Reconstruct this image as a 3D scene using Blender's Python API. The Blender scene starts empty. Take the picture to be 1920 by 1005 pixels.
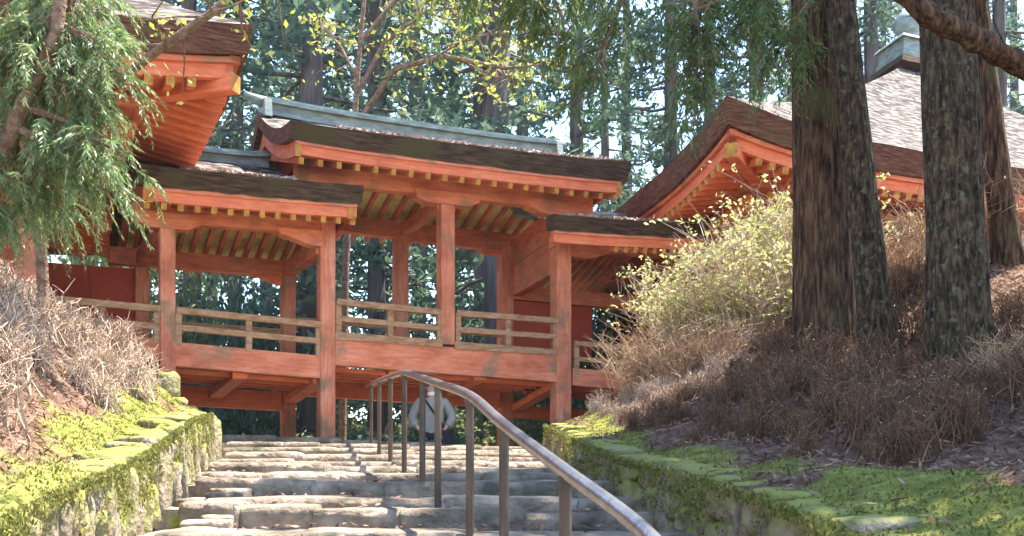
import bpy, bmesh, math, random
import numpy as np
from mathutils import Vector, Matrix, noise as mnoise

# ------------------------------------------------------------------ camera, sky, sun
FPX, YH = 1900.0, 880.0            # focal length in photo pixels, eye-level row
SC = bpy.context.scene
COL = SC.collection
cam_data = bpy.data.cameras.new("camera"); cam = bpy.data.objects.new("camera", cam_data)
COL.objects.link(cam); SC.camera = cam
cam.rotation_euler = (math.radians(90), 0, 0)
cam_data.sensor_fit = 'HORIZONTAL'; cam_data.sensor_width = 36.0
cam_data.lens = 36.0 * FPX / 1920.0
cam_data.shift_y = (YH - 502.5) / 1920.0
cam_data.clip_start = 0.1; cam_data.clip_end = 2000

SUN = Vector((0.335, 0.19, 0.925)).normalized()
w = bpy.data.worlds.new("World"); SC.world = w; w.use_nodes = True
nt = w.node_tree; nt.nodes.clear()
sky = nt.nodes.new("ShaderNodeTexSky"); sky.sky_type = 'NISHITA'; sky.sun_disc = False
sky.sun_elevation = math.asin(SUN.z); sky.sun_rotation = math.atan2(SUN.x, SUN.y)
sky.air_density = 1.0; sky.dust_density = 0.2; sky.ozone_density = 2.5
bg = nt.nodes.new("ShaderNodeBackground"); bg.inputs[1].default_value = 0.15
wo = nt.nodes.new("ShaderNodeOutputWorld")
nt.links.new(sky.outputs[0], bg.inputs[0]); nt.links.new(bg.outputs[0], wo.inputs[0])
sd = bpy.data.lights.new("sun", 'SUN'); sun = bpy.data.objects.new("sun", sd); COL.objects.link(sun)
sd.energy = 5.0; sd.angle = math.radians(0.5); sd.color = (1.0, 0.94, 0.84)
sun.rotation_euler = SUN.to_track_quat('Z', 'Y').to_euler()
vs = SC.view_settings; vs.view_transform = 'Standard'; vs.look = 'None'; vs.exposure = 2.35; vs.gamma = 1.0
try: vs.use_curve_mapping = False
except Exception: pass
SC.render.engine = 'CYCLES'
SC.cycles.max_bounces = 8; SC.cycles.diffuse_bounces = 5; SC.cycles.transparent_max_bounces = 8
SC.cycles.use_denoising = True

# ------------------------------------------------------------------ helpers
R = np.random.RandomState
def P(x, y, d): return Vector(((x - 960) / FPX * d, d, (YH - y) / FPX * d))

_col = {}
def mat(name, stops, scale=4.0, detail=6, stretch=(1, 1, 1), rough=0.8, bump=0.0, bscale=None, island=False,
        translucent=0.0, spec=0.2, metal=0.0, patch=None, moss=None, grain=0, gdir=(.22, .22, 1.6)):
    """noise-coloured procedural material in world position; patch=(colour, scale, lo, hi) a second blotchy layer;
    moss=(colour, scale, lo, hi) grows on faces that look up"""
    if name in _col: return _col[name]
    m = bpy.data.materials.new(name); m.use_nodes = True; n = m.node_tree; n.nodes.clear(); L = n.links.new
    out = n.nodes.new("ShaderNodeOutputMaterial")
    b = n.nodes.new("ShaderNodeBsdfPrincipled")
    b.inputs["Roughness"].default_value = rough; b.inputs["Metallic"].default_value = metal
    b.inputs["Specular IOR Level"].default_value = spec
    g = n.nodes.new("ShaderNodeNewGeometry")
    mp = n.nodes.new("ShaderNodeMapping"); mp.inputs["Scale"].default_value = stretch
    L(g.outputs["Position"], mp.inputs["Vector"])
    nz = n.nodes.new("ShaderNodeTexNoise"); nz.inputs["Scale"].default_value = scale; nz.inputs["Detail"].default_value = detail
    nz.inputs["Roughness"].default_value = 0.62
    L(mp.outputs[0], nz.inputs["Vector"])
    cr = n.nodes.new("ShaderNodeValToRGB")
    el = cr.color_ramp.elements
    while len(el) < len(stops): el.new(0.5)
    for e, (p, c) in zip(el, stops): e.position = p; e.color = (*c, 1)
    if island: L(g.outputs["Random Per Island"], cr.inputs[0])
    else: L(nz.outputs["Fac"], cr.inputs[0])
    colr = cr.outputs[0]
    def layer(colr, spec_, up=False):
        c, s, lo, hi = spec_
        n2 = n.nodes.new("ShaderNodeTexNoise"); n2.inputs["Scale"].default_value = s; n2.inputs["Detail"].default_value = 5
        L(g.outputs["Position"], n2.inputs["Vector"])
        fac = n2.outputs["Fac"]
        if up:
            sx = n.nodes.new("ShaderNodeSeparateXYZ"); L(g.outputs["Normal"], sx.inputs[0])
            ma = n.nodes.new("ShaderNodeMath"); ma.operation = 'MULTIPLY_ADD'; ma.inputs[1].default_value = 0.28
            L(sx.outputs[2], ma.inputs[0]); L(fac, ma.inputs[2]); fac = ma.outputs[0]
        mr = n.nodes.new("ShaderNodeMapRange"); mr.inputs[1].default_value = lo; mr.inputs[2].default_value = hi
        L(fac, mr.inputs[0])
        mx = n.nodes.new("ShaderNodeMix"); mx.data_type = 'RGBA'
        L(mr.outputs[0], mx.inputs["Factor"]); L(colr, mx.inputs["A"]); mx.inputs["B"].default_value = (*c, 1)
        return mx.outputs["Result"]
    if patch: colr = layer(colr, patch)
    if moss: colr = layer(colr, moss, True)
    if grain:
        ng = n.nodes.new("ShaderNodeTexNoise"); ng.inputs["Scale"].default_value = grain; ng.inputs["Detail"].default_value = 6; ng.inputs["Roughness"].default_value = .7
        mg = n.nodes.new("ShaderNodeMapping"); mg.inputs["Scale"].default_value = gdir; L(g.outputs["Position"], mg.inputs["Vector"]); L(mg.outputs[0], ng.inputs["Vector"])
        rg = n.nodes.new("ShaderNodeMapRange"); rg.inputs[1].default_value = .3; rg.inputs[2].default_value = .62; rg.inputs[3].default_value = .68; rg.inputs[4].default_value = 1.08
        L(ng.outputs["Fac"], rg.inputs[0]); mgx = n.nodes.new("ShaderNodeMix"); mgx.data_type = 'RGBA'; mgx.blend_type = 'MULTIPLY'; mgx.inputs["Factor"].default_value = 1
        L(colr, mgx.inputs["A"]); L(rg.outputs[0], mgx.inputs["B"]); colr = mgx.outputs["Result"]
    L(colr, b.inputs["Base Color"])
    if bump:
        n3 = n.nodes.new("ShaderNodeTexNoise"); n3.inputs["Scale"].default_value = bscale or scale * 3; n3.inputs["Detail"].default_value = 8
        L(mp.outputs[0], n3.inputs["Vector"])
        bp = n.nodes.new("ShaderNodeBump"); bp.inputs["Strength"].default_value = bump; bp.inputs["Distance"].default_value = 0.05
        L(n3.outputs["Fac"], bp.inputs["Height"]); L(bp.outputs[0], b.inputs["Normal"])
    if translucent:
        t = n.nodes.new("ShaderNodeBsdfTranslucent"); L(colr, t.inputs[0])
        mxs = n.nodes.new("ShaderNodeMixShader"); mxs.inputs[0].default_value = translucent
        L(b.outputs[0], mxs.inputs[1]); L(t.outputs[0], mxs.inputs[2]); L(mxs.outputs[0], out.inputs[0])
    else: L(b.outputs[0], out.inputs[0])
    _col[name] = m
    return m

RED = mat("vermilion_wood", [(0.28, (.40, .105, .052)), (0.5, (.60, .185, .095)), (0.72, (.67, .265, .16))], 1.6, 8, (1, 1, 2.2), .75, .25, 14,
          patch=((.30, .165, .095), 2.1, .54, .70), grain=16)
REDP = mat("vermilion_post", [(0.28, (.36, .10, .055)), (0.5, (.57, .185, .10)), (0.70, (.61, .28, .175))], 1.9, 8, (1.6, 1.6, .8), .75, .3, 18,
           patch=((.27, .15, .085), 2.4, .52, .66), grain=20, gdir=(1.5, 1.5, .13))
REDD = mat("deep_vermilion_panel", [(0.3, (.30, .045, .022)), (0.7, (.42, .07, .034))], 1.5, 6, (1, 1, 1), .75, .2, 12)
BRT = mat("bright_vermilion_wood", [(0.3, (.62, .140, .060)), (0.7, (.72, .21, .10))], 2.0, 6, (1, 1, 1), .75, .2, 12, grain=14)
WOOD = mat("weathered_rail_wood", [(0.3, (.20, .095, .045)), (0.5, (.36, .20, .105)), (0.75, (.44, .29, .17))], 5, 8, (1, 1, 3), .85, .3, 25, grain=30)
YEL = mat("ochre_rafter_end", [(0.35, (.30, .12, .025)), (0.65, (.48, .26, .05))], 9, 4, rough=.7)
BOARD = mat("lichened_soffit_board", [(0.3, (.42, .32, .085)), (0.5, (.62, .52, .17)), (0.7, (.74, .66, .32))], 6, 7, (1, 1, 1), .9, .3, 30)
BARK = mat("cypress_bark_edge", [(0.3, (.022, .013, .009)), (0.5, (.085, .050, .031)), (0.7, (.20, .12, .072))], 3.2, 9, (1, 1, 11), .95, .9, 18,
           patch=((.10, .075, .032), 1.9, .54, .66))
BARKR = mat("reddish_bark_edge", [(0.3, (.06, .024, .014)), (0.5, (.17, .062, .033)), (0.72, (.28, .15, .09))], 4, 9, (1, 1, 11), .95, .9, 18,
            patch=((.13, .12, .05), 1.5, .58, .74))
SHING = mat("bark_shingle_roof", [(0.40, (.018, .013, .010)), (0.5, (.072, .054, .044)), (0.60, (.20, .165, .14))], 4, 4, (1, 1, 3.5), .95, .9, 7)
COPP = mat("patinated_copper", [(0.3, (.10, .125, .112)), (0.5, (.18, .215, .19)), (0.75, (.32, .355, .30))], 4, 7, (1, 1, 3), .55, .15, 10, spec=.4)
STONE = mat("step_stone", [(0.32, (.075, .055, .038)), (0.5, (.20, .152, .110)), (0.70, (.36, .295, .225))], 3.0, 9, (1, 1, 1.3), .9, .7, 16,
            patch=((.075, .068, .045), 2.6, .54, .68), moss=((.20, .19, .06), 2.4, .93, 1.06))
WSTONE = mat("wall_stone", [(0.3, (.10, .075, .05)), (0.5, (.21, .165, .115)), (0.72, (.36, .30, .215))], 4.0, 9, (1, 1, 1), .92, .8, 18,
             moss=((.20, .195, .045), 2.6, .44, .70))
GRAV = mat("pale_gravel", [(0.3, (.22, .18, .14)), (0.5, (.36, .31, .25)), (0.72, (.50, .44, .37))], 22, 8, (1, 1, 1), .95, .8, 60,
           patch=((.28, .31, .04), 1.6, .58, .68))
STEEL = mat("brown_painted_rail", [(0.3, (.30, .275, .275)), (0.7, (.48, .45, .45))], 12, 6, (1, 1, .4), .24, .1, 40, spec=.6, metal=.85)
POST = mat("rusty_brown_post", [(0.3, (.035, .022, .014)), (0.55, (.085, .055, .034)), (0.75, (.17, .12, .075))], 9, 6, (1, 1, .3), .6, .2, 30, spec=.35)
TRUNK = mat("cedar_bark", [(0.36, (.012, .006, .004)), (0.5, (.066, .034, .018)), (0.64, (.145, .082, .043))], 26, 8, (1, 1, .16), .95, 1.0, 40,
            patch=((.085, .080, .03), 1.6, .56, .75))
TRUNKL = mat("lichened_cedar_bark", [(0.36, (.012, .008, .005)), (0.5, (.052, .034, .019)), (0.64, (.115, .083, .046))], 28, 8, (1, 1, .3), .95, 1.0, 44,
             patch=((.12, .118, .075), 16, .58, .70))
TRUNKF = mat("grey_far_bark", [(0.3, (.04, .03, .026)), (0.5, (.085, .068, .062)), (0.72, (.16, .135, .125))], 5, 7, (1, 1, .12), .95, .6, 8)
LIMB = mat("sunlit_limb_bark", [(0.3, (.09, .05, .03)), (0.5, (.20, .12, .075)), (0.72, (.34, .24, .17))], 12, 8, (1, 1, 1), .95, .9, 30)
CEDAR = mat("cedar_foliage", [(0.0, (.045, .085, .03)), (0.5, (.095, .155, .05)), (0.86, (.16, .205, .06)), (0.93, (.16, .075, .035)), (1.0, (.13, .06, .03))], island=True, translucent=.42, rough=.6)
CEDARL = mat("silvery_cedar_foliage", [(0.0, (.07, .13, .045)), (0.5, (.16, .25, .085)), (0.84, (.30, .36, .13)), (0.93, (.20, .11, .06)), (1.0, (.15, .075, .045))], island=True, translucent=.45, rough=.45, spec=.5)
CEDARY = mat("fresh_cedar_foliage", [(0.0, (.06, .11, .022)), (0.6, (.13, .18, .03)), (1.0, (.19, .14, .04))], island=True, translucent=.5, rough=.6)
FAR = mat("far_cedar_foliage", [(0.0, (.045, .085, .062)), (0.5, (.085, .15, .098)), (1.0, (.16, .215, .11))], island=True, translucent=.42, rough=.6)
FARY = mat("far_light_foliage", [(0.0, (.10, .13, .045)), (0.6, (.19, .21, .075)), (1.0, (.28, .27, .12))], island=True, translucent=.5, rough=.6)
MAPLE = mat("young_maple_leaves", [(0.0, (.25, .27, .04)), (0.6, (.36, .37, .07)), (1.0, (.45, .40, .16))], island=True, translucent=.5, rough=.6)
AZLEAF = mat("young_azalea_leaves", [(0.0, (.30, .32, .09)), (0.6, (.46, .46, .17)), (1.0, (.60, .54, .33))], island=True, translucent=.4, rough=.6)
TWIG = mat("dry_twigs", [(0.0, (.22, .14, .09)), (0.5, (.40, .28, .205)), (1.0, (.54, .42, .33))], island=True, rough=.9)
TWIGD = mat("brown_twigs", [(0.0, (.06, .027, .017)), (0.5, (.13, .066, .038)), (1.0, (.22, .125, .068))], island=True, rough=.9)
LITTER = mat("fallen_leaves", [(0.0, (.06, .030, .019)), (0.4, (.135, .072, .048)), (0.8, (.26, .155, .11)), (1.0, (.38, .23, .14))], island=True, rough=.9, translucent=.15)
NEEDLE = mat("fallen_needles", [(0.0, (.26, .16, .13)), (0.5, (.42, .30, .26)), (1.0, (.58, .46, .42))], island=True, rough=.9)
MOSSB = mat("moss_tufts", [(0.0, (.075, .085, .022)), (0.5, (.165, .168, .036)), (0.85, (.26, .245, .065)), (1.0, (.22, .15, .07))], island=True, rough=.9, translucent=.35)

def mesh_obj(name, verts, faces, m, parent=None, smooth=False, recenter=True, mats=None, fmat=None):
    v = np.asarray(verts, dtype=float)
    c = (v.min(0) + v.max(0)) / 2 if recenter else np.zeros(3)
    me = bpy.data.meshes.new(name); me.from_pydata((v - c).tolist(), [], faces)
    for mm in (mats or [m]): me.materials.append(mm)
    if fmat is not None: me.polygons.foreach_set("material_index", fmat)
    if smooth: me.polygons.foreach_set("use_smooth", [True] * len(me.polygons))
    me.update()
    return link(name, me, c, parent)
def link(name, me, loc, parent=None):
    o = bpy.data.objects.new(name, me); COL.objects.link(o)
    loc = Vector([float(a) for a in loc])
    if parent is not None:
        o.parent = parent
        p = parent
        while p is not None: loc = loc - p.location; p = p.parent
    o.location = loc
    return o
def tag(o, label=None, cat=None, group=None, kind=None):
    for k, v in (("label", label), ("category", cat), ("group", group), ("kind", kind)):
        if v: o[k] = v
    return o
def thing(name, loc, label, cat, group=None):
    o = bpy.data.objects.new(name, None); COL.objects.link(o); o.location = Vector([float(a) for a in loc]); o.empty_display_size = .2
    return tag(o, label, cat, group)

def fix_normals(me):
    bm = bmesh.new(); bm.from_mesh(me); bmesh.ops.recalc_face_normals(bm, faces=bm.faces); bm.to_mesh(me); bm.free()
def hexa(name, f4, b4, m, parent):
    """eight-cornered block from its front and back quads"""
    v = [tuple(p) for p in f4] + [tuple(p) for p in b4]
    o = mesh_obj(name, v, [(0, 1, 2, 3), (7, 6, 5, 4), (0, 4, 5, 1), (1, 5, 6, 2), (2, 6, 7, 3), (3, 7, 4, 0)], m, parent)
    fix_normals(o.data); return o
def beam(name, p0, p1, wd, ht, m, parent, up=Vector((0, 0, 1)), cap=None):
    """squared timber from p0 to p1 with chamfered arrises"""
    p0 = Vector(p0); p1 = Vector(p1); d = (p1 - p0).normalized()
    s = d.cross(up)
    if s.length < 1e-4: s = d.cross(Vector((0, 1, 0)))
    s.normalize(); u = s.cross(d).normalized()
    c = min(wd, ht) * .07
    prof = [(-wd / 2 + c, -ht / 2), (wd / 2 - c, -ht / 2), (wd / 2, -ht / 2 + c), (wd / 2, ht / 2 - c), (wd / 2 - c, ht / 2), (-wd / 2 + c, ht / 2), (-wd / 2, ht / 2 - c), (-wd / 2, -ht / 2 + c)]
    v = [tuple(q + s * a + u * b) for q in (p0, p1) for a, b in prof]
    f = [tuple(reversed(range(8))), tuple(range(8, 16))] + [(i, (i + 1) % 8, 8 + (i + 1) % 8, 8 + i) for i in range(8)]
    mats = [m] + ([cap] if cap else [])
    fm = [1 if cap else 0, 0] + [0] * 8
    o = mesh_obj(name, v, f, m, parent, mats=mats, fmat=fm); return o
def tube_data(pts, rad, n=6, cap=True, base=0):
    pts = [Vector(p) for p in pts]; vs_, fs = [], []
    ref = Vector((0.13, 0.31, 0.94))
    for i, p in enumerate(pts):
        d = (pts[min(i + 1, len(pts) - 1)] - pts[max(i - 1, 0)])
        d = d.normalized() if d.length > 1e-9 else Vector((0, 0, 1))
        s = d.cross(ref)
        if s.length < .05: s = d.cross(Vector((1, 0, 0)))
        s.normalize(); u = s.cross(d)
        for k in range(n):
            a = 2 * math.pi * k / n
            vs_.append(tuple(p + (s * math.cos(a) + u * math.sin(a)) * rad[i]))
    for i in range(len(pts) - 1):
        for k in range(n):
            a = base + i * n + k; b = base + i * n + (k + 1) % n
            fs.append((a, b, b + n, a + n))
    if cap:
        fs.append(tuple(base + k for k in reversed(range(n)))); fs.append(tuple(base + (len(pts) - 1) * n + k for k in range(n)))
    return vs_, fs
def tubes(polys, n=3, cap=False):
    V, F = [], []
    for pts, rad in polys:
        v, f = tube_data(pts, rad, n, cap, len(V)); V += v; F += f
    return V, F
def kites(name, c, a, b, m, smooth=False):
    """many kite-shaped leaves: centres c, half-length a, half-width b"""
    N = len(c); v = np.empty((N, 4, 3)); v[:, 0] = c - a; v[:, 1] = c + b - a * .15; v[:, 2] = c + a; v[:, 3] = c - b - a * .15
    me = bpy.data.meshes.new(name); me.vertices.add(N * 4); me.vertices.foreach_set("co", v.ravel())
    me.loops.add(N * 4); me.loops.foreach_set("vertex_index", np.arange(N * 4, dtype=np.int32))
    me.polygons.add(N); me.polygons.foreach_set("loop_start", np.arange(0, N * 4, 4, dtype=np.int32))
    me.materials.append(m); me.update(calc_edges=True); return me
def unit(a): return a / np.maximum(np.linalg.norm(a, axis=1, keepdims=True), 1e-9)
def rand_leaves(rs, c, L, W, droop=.35):
    N = len(c); a = rs.normal(size=(N, 3)); a[:, 2] = a[:, 2] * .7 - droop; a = unit(a)
    b = unit(np.cross(a, rs.normal(size=(N, 3))))
    s = rs.uniform(.6, 1.25, (N, 1)); return c, a * L * s, b * W * s
def clump_points(rs, centers, radii, n, flat=.7):
    k = len(centers); c = np.repeat(centers, n, 0); r = np.repeat(radii, n)[:, None]
    d = unit(rs.normal(size=(k * n, 3))) * rs.uniform(.25, 1, (k * n, 1)) ** .5
    d[:, 2] *= flat; return c + d * r
def vnoise(x, y, seed=0):
    """smooth value noise on arrays"""
    xi = np.floor(x).astype(int); yi = np.floor(y).astype(int); fx = x - xi; fy = y - yi
    fx = fx * fx * (3 - 2 * fx); fy = fy * fy * (3 - 2 * fy)
    def h(a, b):
        n_ = (a * 374761393 + b * 668265263 + seed * 1442695041) & 0xffffffff
        n_ = ((n_ ^ (n_ >> 13)) * 1274126177) & 0xffffffff
        return ((n_ ^ (n_ >> 16)) & 0xffff) / 65535.0
    return (h(xi, yi) * (1 - fx) + h(xi + 1, yi) * fx) * (1 - fy) + (h(xi, yi + 1) * (1 - fx) + h(xi + 1, yi + 1) * fx) * fy

# ------------------------------------------------------------------ terrain
def zs(d): return np.interp(d, [-20, 0, 4, 5, 6, 7, 7.5, 8.25, 8.95, 9.6, 10.4, 11.6, 12.7, 14, 15.3, 16.1, 16.6, 18, 22, 40, 130],
                            [-4, -1.55, -.8, -.6, -.38, -.24, -.18, -.09, -.02, .05, .11, .165, .24, .34, .45, .42, -.34, -.4, -.35, .8, 6])
def XL(d): return np.interp(d, [-20, 0, 4.3, 5.95, 10.3, 14.7, 17, 25, 130], [2.0, -1.3, -2.04, -2.33, -3.1, -4.62, -6.2, -9, -30])
def ZLT(d): return np.interp(d, [-20, 0, 3.9, 4.3, 5.95, 6.87, 8.87, 10.3, 14, 25, 130], [-3, -.85, -.195, -.147, 0, .108, .42, .54, .85, .6, 6])
def XR(d): return np.interp(d, [-20, 0, 4.18, 5.2, 6.39, 7.85, 12, 13.5, 16, 25, 130], [3.5, 1.85, 1.32, 1.2, 1.07, .9, .44, .75, 1.6, 5, 20])
def ZRT(d): return np.interp(d, [-20, 0, 4.18, 5.2, 6.39, 7.85, 9.9, 11, 12, 14, 25, 130], [-3, -.8, -.23, -.123, -.034, .062, .26, .4, .5, .7, .8, 6])
def ground(x, y):
    x = np.asarray(x, float); y = np.asarray(y, float)
    ql = XL(y) - x; qr = x - XR(y)
    z = zs(y) - .22
    n1 = vnoise(x * 1.3, y * 1.3, 1) - .5; n2 = vnoise(x * 4, y * 4, 2) - .5; n3 = vnoise(x * 11, y * 11, 3) - .5
    bl = .12 * np.minimum(ql, .25) + .66 * np.clip(ql - .25, 0, 1.9) + .14 * np.clip(ql - 2.15, 0, 9)
    sl = np.interp(y, [0, 5, 7, 9, 11, 13, 30], [.10, .11, .15, .20, .33, .42, .3])
    br = .10 * np.minimum(qr, .3) + sl * np.clip(qr - .3, 0, 6)
    rough = n1 * .22 + n2 * .09 + n3 * .035
    zl = ZLT(y) + bl + rough * np.clip(ql * 2, .15, 1)
    zr = ZRT(y) + br + rough * np.clip(qr * 2, .15, 1)
    z = np.where(ql > 0, zl, z); z = np.where(qr > 0, zr, z)
    return z
def gz(x, y): return float(ground(np.array([x]), np.array([y]))[0])
def gP(x, y, lo=2.0, hi=30.0):
    """where the view ray through a photo pixel first meets the terrain"""
    ds = np.arange(lo, hi, .03); X = (x - 960) / FPX * ds; Z = (YH - y) / FPX * ds
    below = Z <= ground(X, ds); i = int(np.argmax(below)) if below.any() else -1
    return Vector((X[i], ds[i], gz(X[i], ds[i])))
def axis_coords(lo, flo, fhi, hi, step, far):
    mid = np.arange(flo, fhi, step); a, b = [], []; s = step; q = flo
    while q > lo: s = min(s * 1.25, far); q -= s; a.append(q)
    s = step; q = mid[-1]
    while q < hi: s = min(s * 1.25, far); q += s; b.append(q)
    return np.concatenate([np.array(a[::-1]), mid, np.array(b)])
gx = axis_coords(-140, -7, 7, 140, .07, 6); gy = axis_coords(-20, 2.5, 16.5, 160, .07, 6)
X, Y = np.meshgrid(gx, gy); Z = ground(X, Y)
nx, ny = len(gx), len(gy)
idx = np.arange(nx * ny).reshape(ny, nx)
quads = np.stack([idx[:-1, :-1], idx[:-1, 1:], idx[1:, 1:], idx[1:, :-1]], -1).reshape(-1, 4)
gm = bpy.data.meshes.new("ground"); gm.vertices.add(nx * ny); gm.vertices.foreach_set("co", np.stack([X, Y, Z], -1).ravel())
gm.loops.add(quads.size); gm.loops.foreach_set("vertex_index", quads.ravel().astype(np.int32))
gm.polygons.add(len(quads)); gm.polygons.foreach_set("loop_start", np.arange(0, quads.size, 4, dtype=np.int32))
gm.polygons.foreach_set("use_smooth", np.ones(len(quads), bool)); gm.update(calc_edges=True)
def moss_mask(x, y):
    ql = XL(y) - x; qr = x - XR(y); nn = vnoise(x * 2.1, y * 2.1, 7) * .6 + vnoise(x * 6, y * 6, 8) * .4
    wl = np.interp(y, [4, 6, 7.5, 9, 13], [.25, .38, .8, 1.15, 1.1]); wr = np.interp(y, [3, 5, 8, 10, 12, 14], [.95, .8, .55, .55, .8, .5])
    ml = np.where(ql > 0, np.clip((wl * (.4 + 1.2 * nn) - ql) / .2, 0, 1), 0)
    mr = np.where(qr > 0, np.clip((wr * (.35 + 1.3 * nn) - qr) / .2, 0, 1), 0)
    far = np.where(y > 17, .3, 1.0)
    return np.clip(ml * far * np.clip((nn - .12) * 6, 0, 1) + mr * far * np.clip((nn - .28) * 6, 0, 1), 0, 1)
zone = np.zeros((nx * ny, 4)); mm_ = moss_mask(X, Y).ravel()
bank = ((XL(Y) - X > 0) | (X - XR(Y) > 0)).ravel().astype(float)
zone[:, 0] = mm_; zone[:, 1] = bank * (1 - mm_); zone[:, 2] = 1 - bank; zone[:, 3] = 1
at = gm.color_attributes.new("zone", 'FLOAT_COLOR', 'POINT'); at.data.foreach_set("color", zone.ravel())
def ground_mat():
    m = bpy.data.materials.new("forest_ground"); m.use_nodes = True; n = m.node_tree; L = n.links.new
    b = n.nodes["Principled BSDF"]; b.inputs["Roughness"].default_value = .95; b.inputs["Specular IOR Level"].default_value = .1
    a = n.nodes.new("ShaderNodeVertexColor"); a.layer_name = "zone"; sp = n.nodes.new("ShaderNodeSeparateColor"); L(a.outputs[0], sp.inputs[0])
    g = n.nodes.new("ShaderNodeNewGeometry")
    def ramp(scale, stops):
        nz = n.nodes.new("ShaderNodeTexNoise"); nz.inputs["Scale"].default_value = scale; nz.inputs["Detail"].default_value = 8; nz.inputs["Roughness"].default_value = .65
        L(g.outputs["Position"], nz.inputs["Vector"]); cr = n.nodes.new("ShaderNodeValToRGB"); e = cr.color_ramp.elements
        while len(e) < len(stops): e.new(.5)
        for q, (p, c) in zip(e, stops): q.position = p; q.color = (*c, 1)
        L(nz.outputs["Fac"], cr.inputs[0]); return cr.outputs[0], nz
    moss, nz = ramp(7, [(.3, (.07, .08, .022)), (.5, (.16, .165, .034)), (.64, (.25, .235, .06)), (.74, (.26, .20, .13))])
    soil, _ = ramp(9, [(.3, (.05, .028, .018)), (.5, (.135, .078, .052)), (.72, (.27, .18, .13))])
    grav, _ = ramp(18, [(.3, (.20, .16, .12)), (.5, (.34, .29, .23)), (.72, (.47, .41, .34))])
    def mixc(f, A, B):
        x = n.nodes.new("ShaderNodeMix"); x.data_type = 'RGBA'; L(f, x.inputs["Factor"]); L(A, x.inputs["A"]); L(B, x.inputs["B"]); return x.outputs["Result"]
    c = mixc(sp.outputs[2], soil, grav); c = mixc(sp.outputs[0], c, moss); L(c, b.inputs["Base Color"])
    bp = n.nodes.new("ShaderNodeBump"); bp.inputs["Strength"].default_value = .9; bp.inputs["Distance"].default_value = .05
    n3 = n.nodes.new("ShaderNodeTexNoise"); n3.inputs["Scale"].default_value = 26; n3.inputs["Detail"].default_value = 8; L(g.outputs["Position"], n3.inputs["Vector"])
    L(n3.outputs["Fac"], bp.inputs["Height"]); L(bp.outputs[0], b.inputs["Normal"]); return m
gm.materials.append(ground_mat())
g_obj = link("ground", gm, (0, 0, 0)); g_obj["kind"] = "structure"

# ------------------------------------------------------------------ stones
def stone_mesh(name, seed, m, nx=6, ny=4, nz=4, rough=.10, round_=.25):
    """a rounded, uneven block inside the unit cube"""
    bm = bmesh.new(); V = {}
    def sq(t): return math.copysign(abs(t) ** .8, t)
    faces = []
    def vert(i, j, k):
        if (i, j, k) in V: return V[(i, j, k)]
        p = Vector((i / nx * 2 - 1, j / ny * 2 - 1, k / nz * 2 - 1))
        l = max(abs(p.x), abs(p.y), abs(p.z)); e = 7 - 4 * round_
        s = (abs(p.x) ** e + abs(p.y) ** e + abs(p.z) ** e) ** (1 / e)
        p = p / s * l
        q = p * 1.25 + Vector((seed * 7.3, seed * 3.1, seed * 1.7))
        p += Vector(mnoise.noise_vector(q)) * rough + Vector(mnoise.noise_vector(q * 2.7)) * rough * .45
        V[(i, j, k)] = bm.verts.new(p * .5); return V[(i, j, k)]
    for (n1, n2, f) in ((nx, ny, lambda a, b, s: (a, b, nz if s else 0)), (nx, nz, lambda a, b, s: (a, ny if s else 0, b)), (ny, nz, lambda a, b, s: (nx if s else 0, a, b))):
        for s in (0, 1):
            for a in range(n1):
                for b in range(n2):
                    bm.faces.new([vert(*f(a, b, s)), vert(*f(a + 1, b, s)), vert(*f(a + 1, b + 1, s)), vert(*f(a, b + 1, s))])
    bmesh.ops.recalc_face_normals(bm, faces=bm.faces)
    me = bpy.data.meshes.new(name); bm.to_mesh(me); bm.free(); me.materials.append(m)
    me.polygons.foreach_set("use_smooth", [True] * len(me.polygons)); me.update(); return me
step_stones = [stone_mesh("stone", 10 + i, STONE, 10, 5, 5, .085, -1.6) for i in range(14)]
wall_stones = [stone_mesh("stone", 40 + i, WSTONE, 4, 4, 5, .24, .35) for i in range(10)]
def put(me, name, loc, size, rz, parent, rx=0, ry=0):
    o = link(name, me, loc, parent); o.scale = size; o.rotation_euler = (rx, ry, rz); return o

rows = [((285, 1000), (1350, 1000), 6.0, 6.0), ((340, 945), (1283, 962), 7.0, 6.95), ((383, 927), (1222, 938), 7.5, 7.45), ((366, 901), (1174, 908), 8.25, 8.2),
        ((392, 884), (1112, 891), 8.95, 9.0), ((393, 870), (1064, 877), 9.6, 9.8), ((400, 860), (1042, 866), 10.4, 10.7), ((425, 848), (1015, 858), 11.5, 11.8),
        ((418, 837), (1003, 851), 12.6, 13.0), ((428, 824), (992, 845), 14.0, 14.4), ((412, 811), (985, 838), 15.3, 15.9)]
RW = [(P(*a, d0), P(*b, d1)) for a, b, d0, d1 in rows]
lower = []
for k, (dd, zz) in enumerate([(5.2, -.55), (4.4, -.72), (3.6, -.89), (2.8, -1.06), (2.0, -1.23), (1.2, -1.4)]):
    lower.append((Vector((-1.85 + .14 * k, dd, zz)), Vector((1.15 + .1 * k, dd, zz))))
RW = lower[::-1] + RW
stairs = thing("stone_stairs", (-.8, 9, -.1), None, None); tag(stairs, kind="structure")
rs = R(5); random.seed(5)
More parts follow.
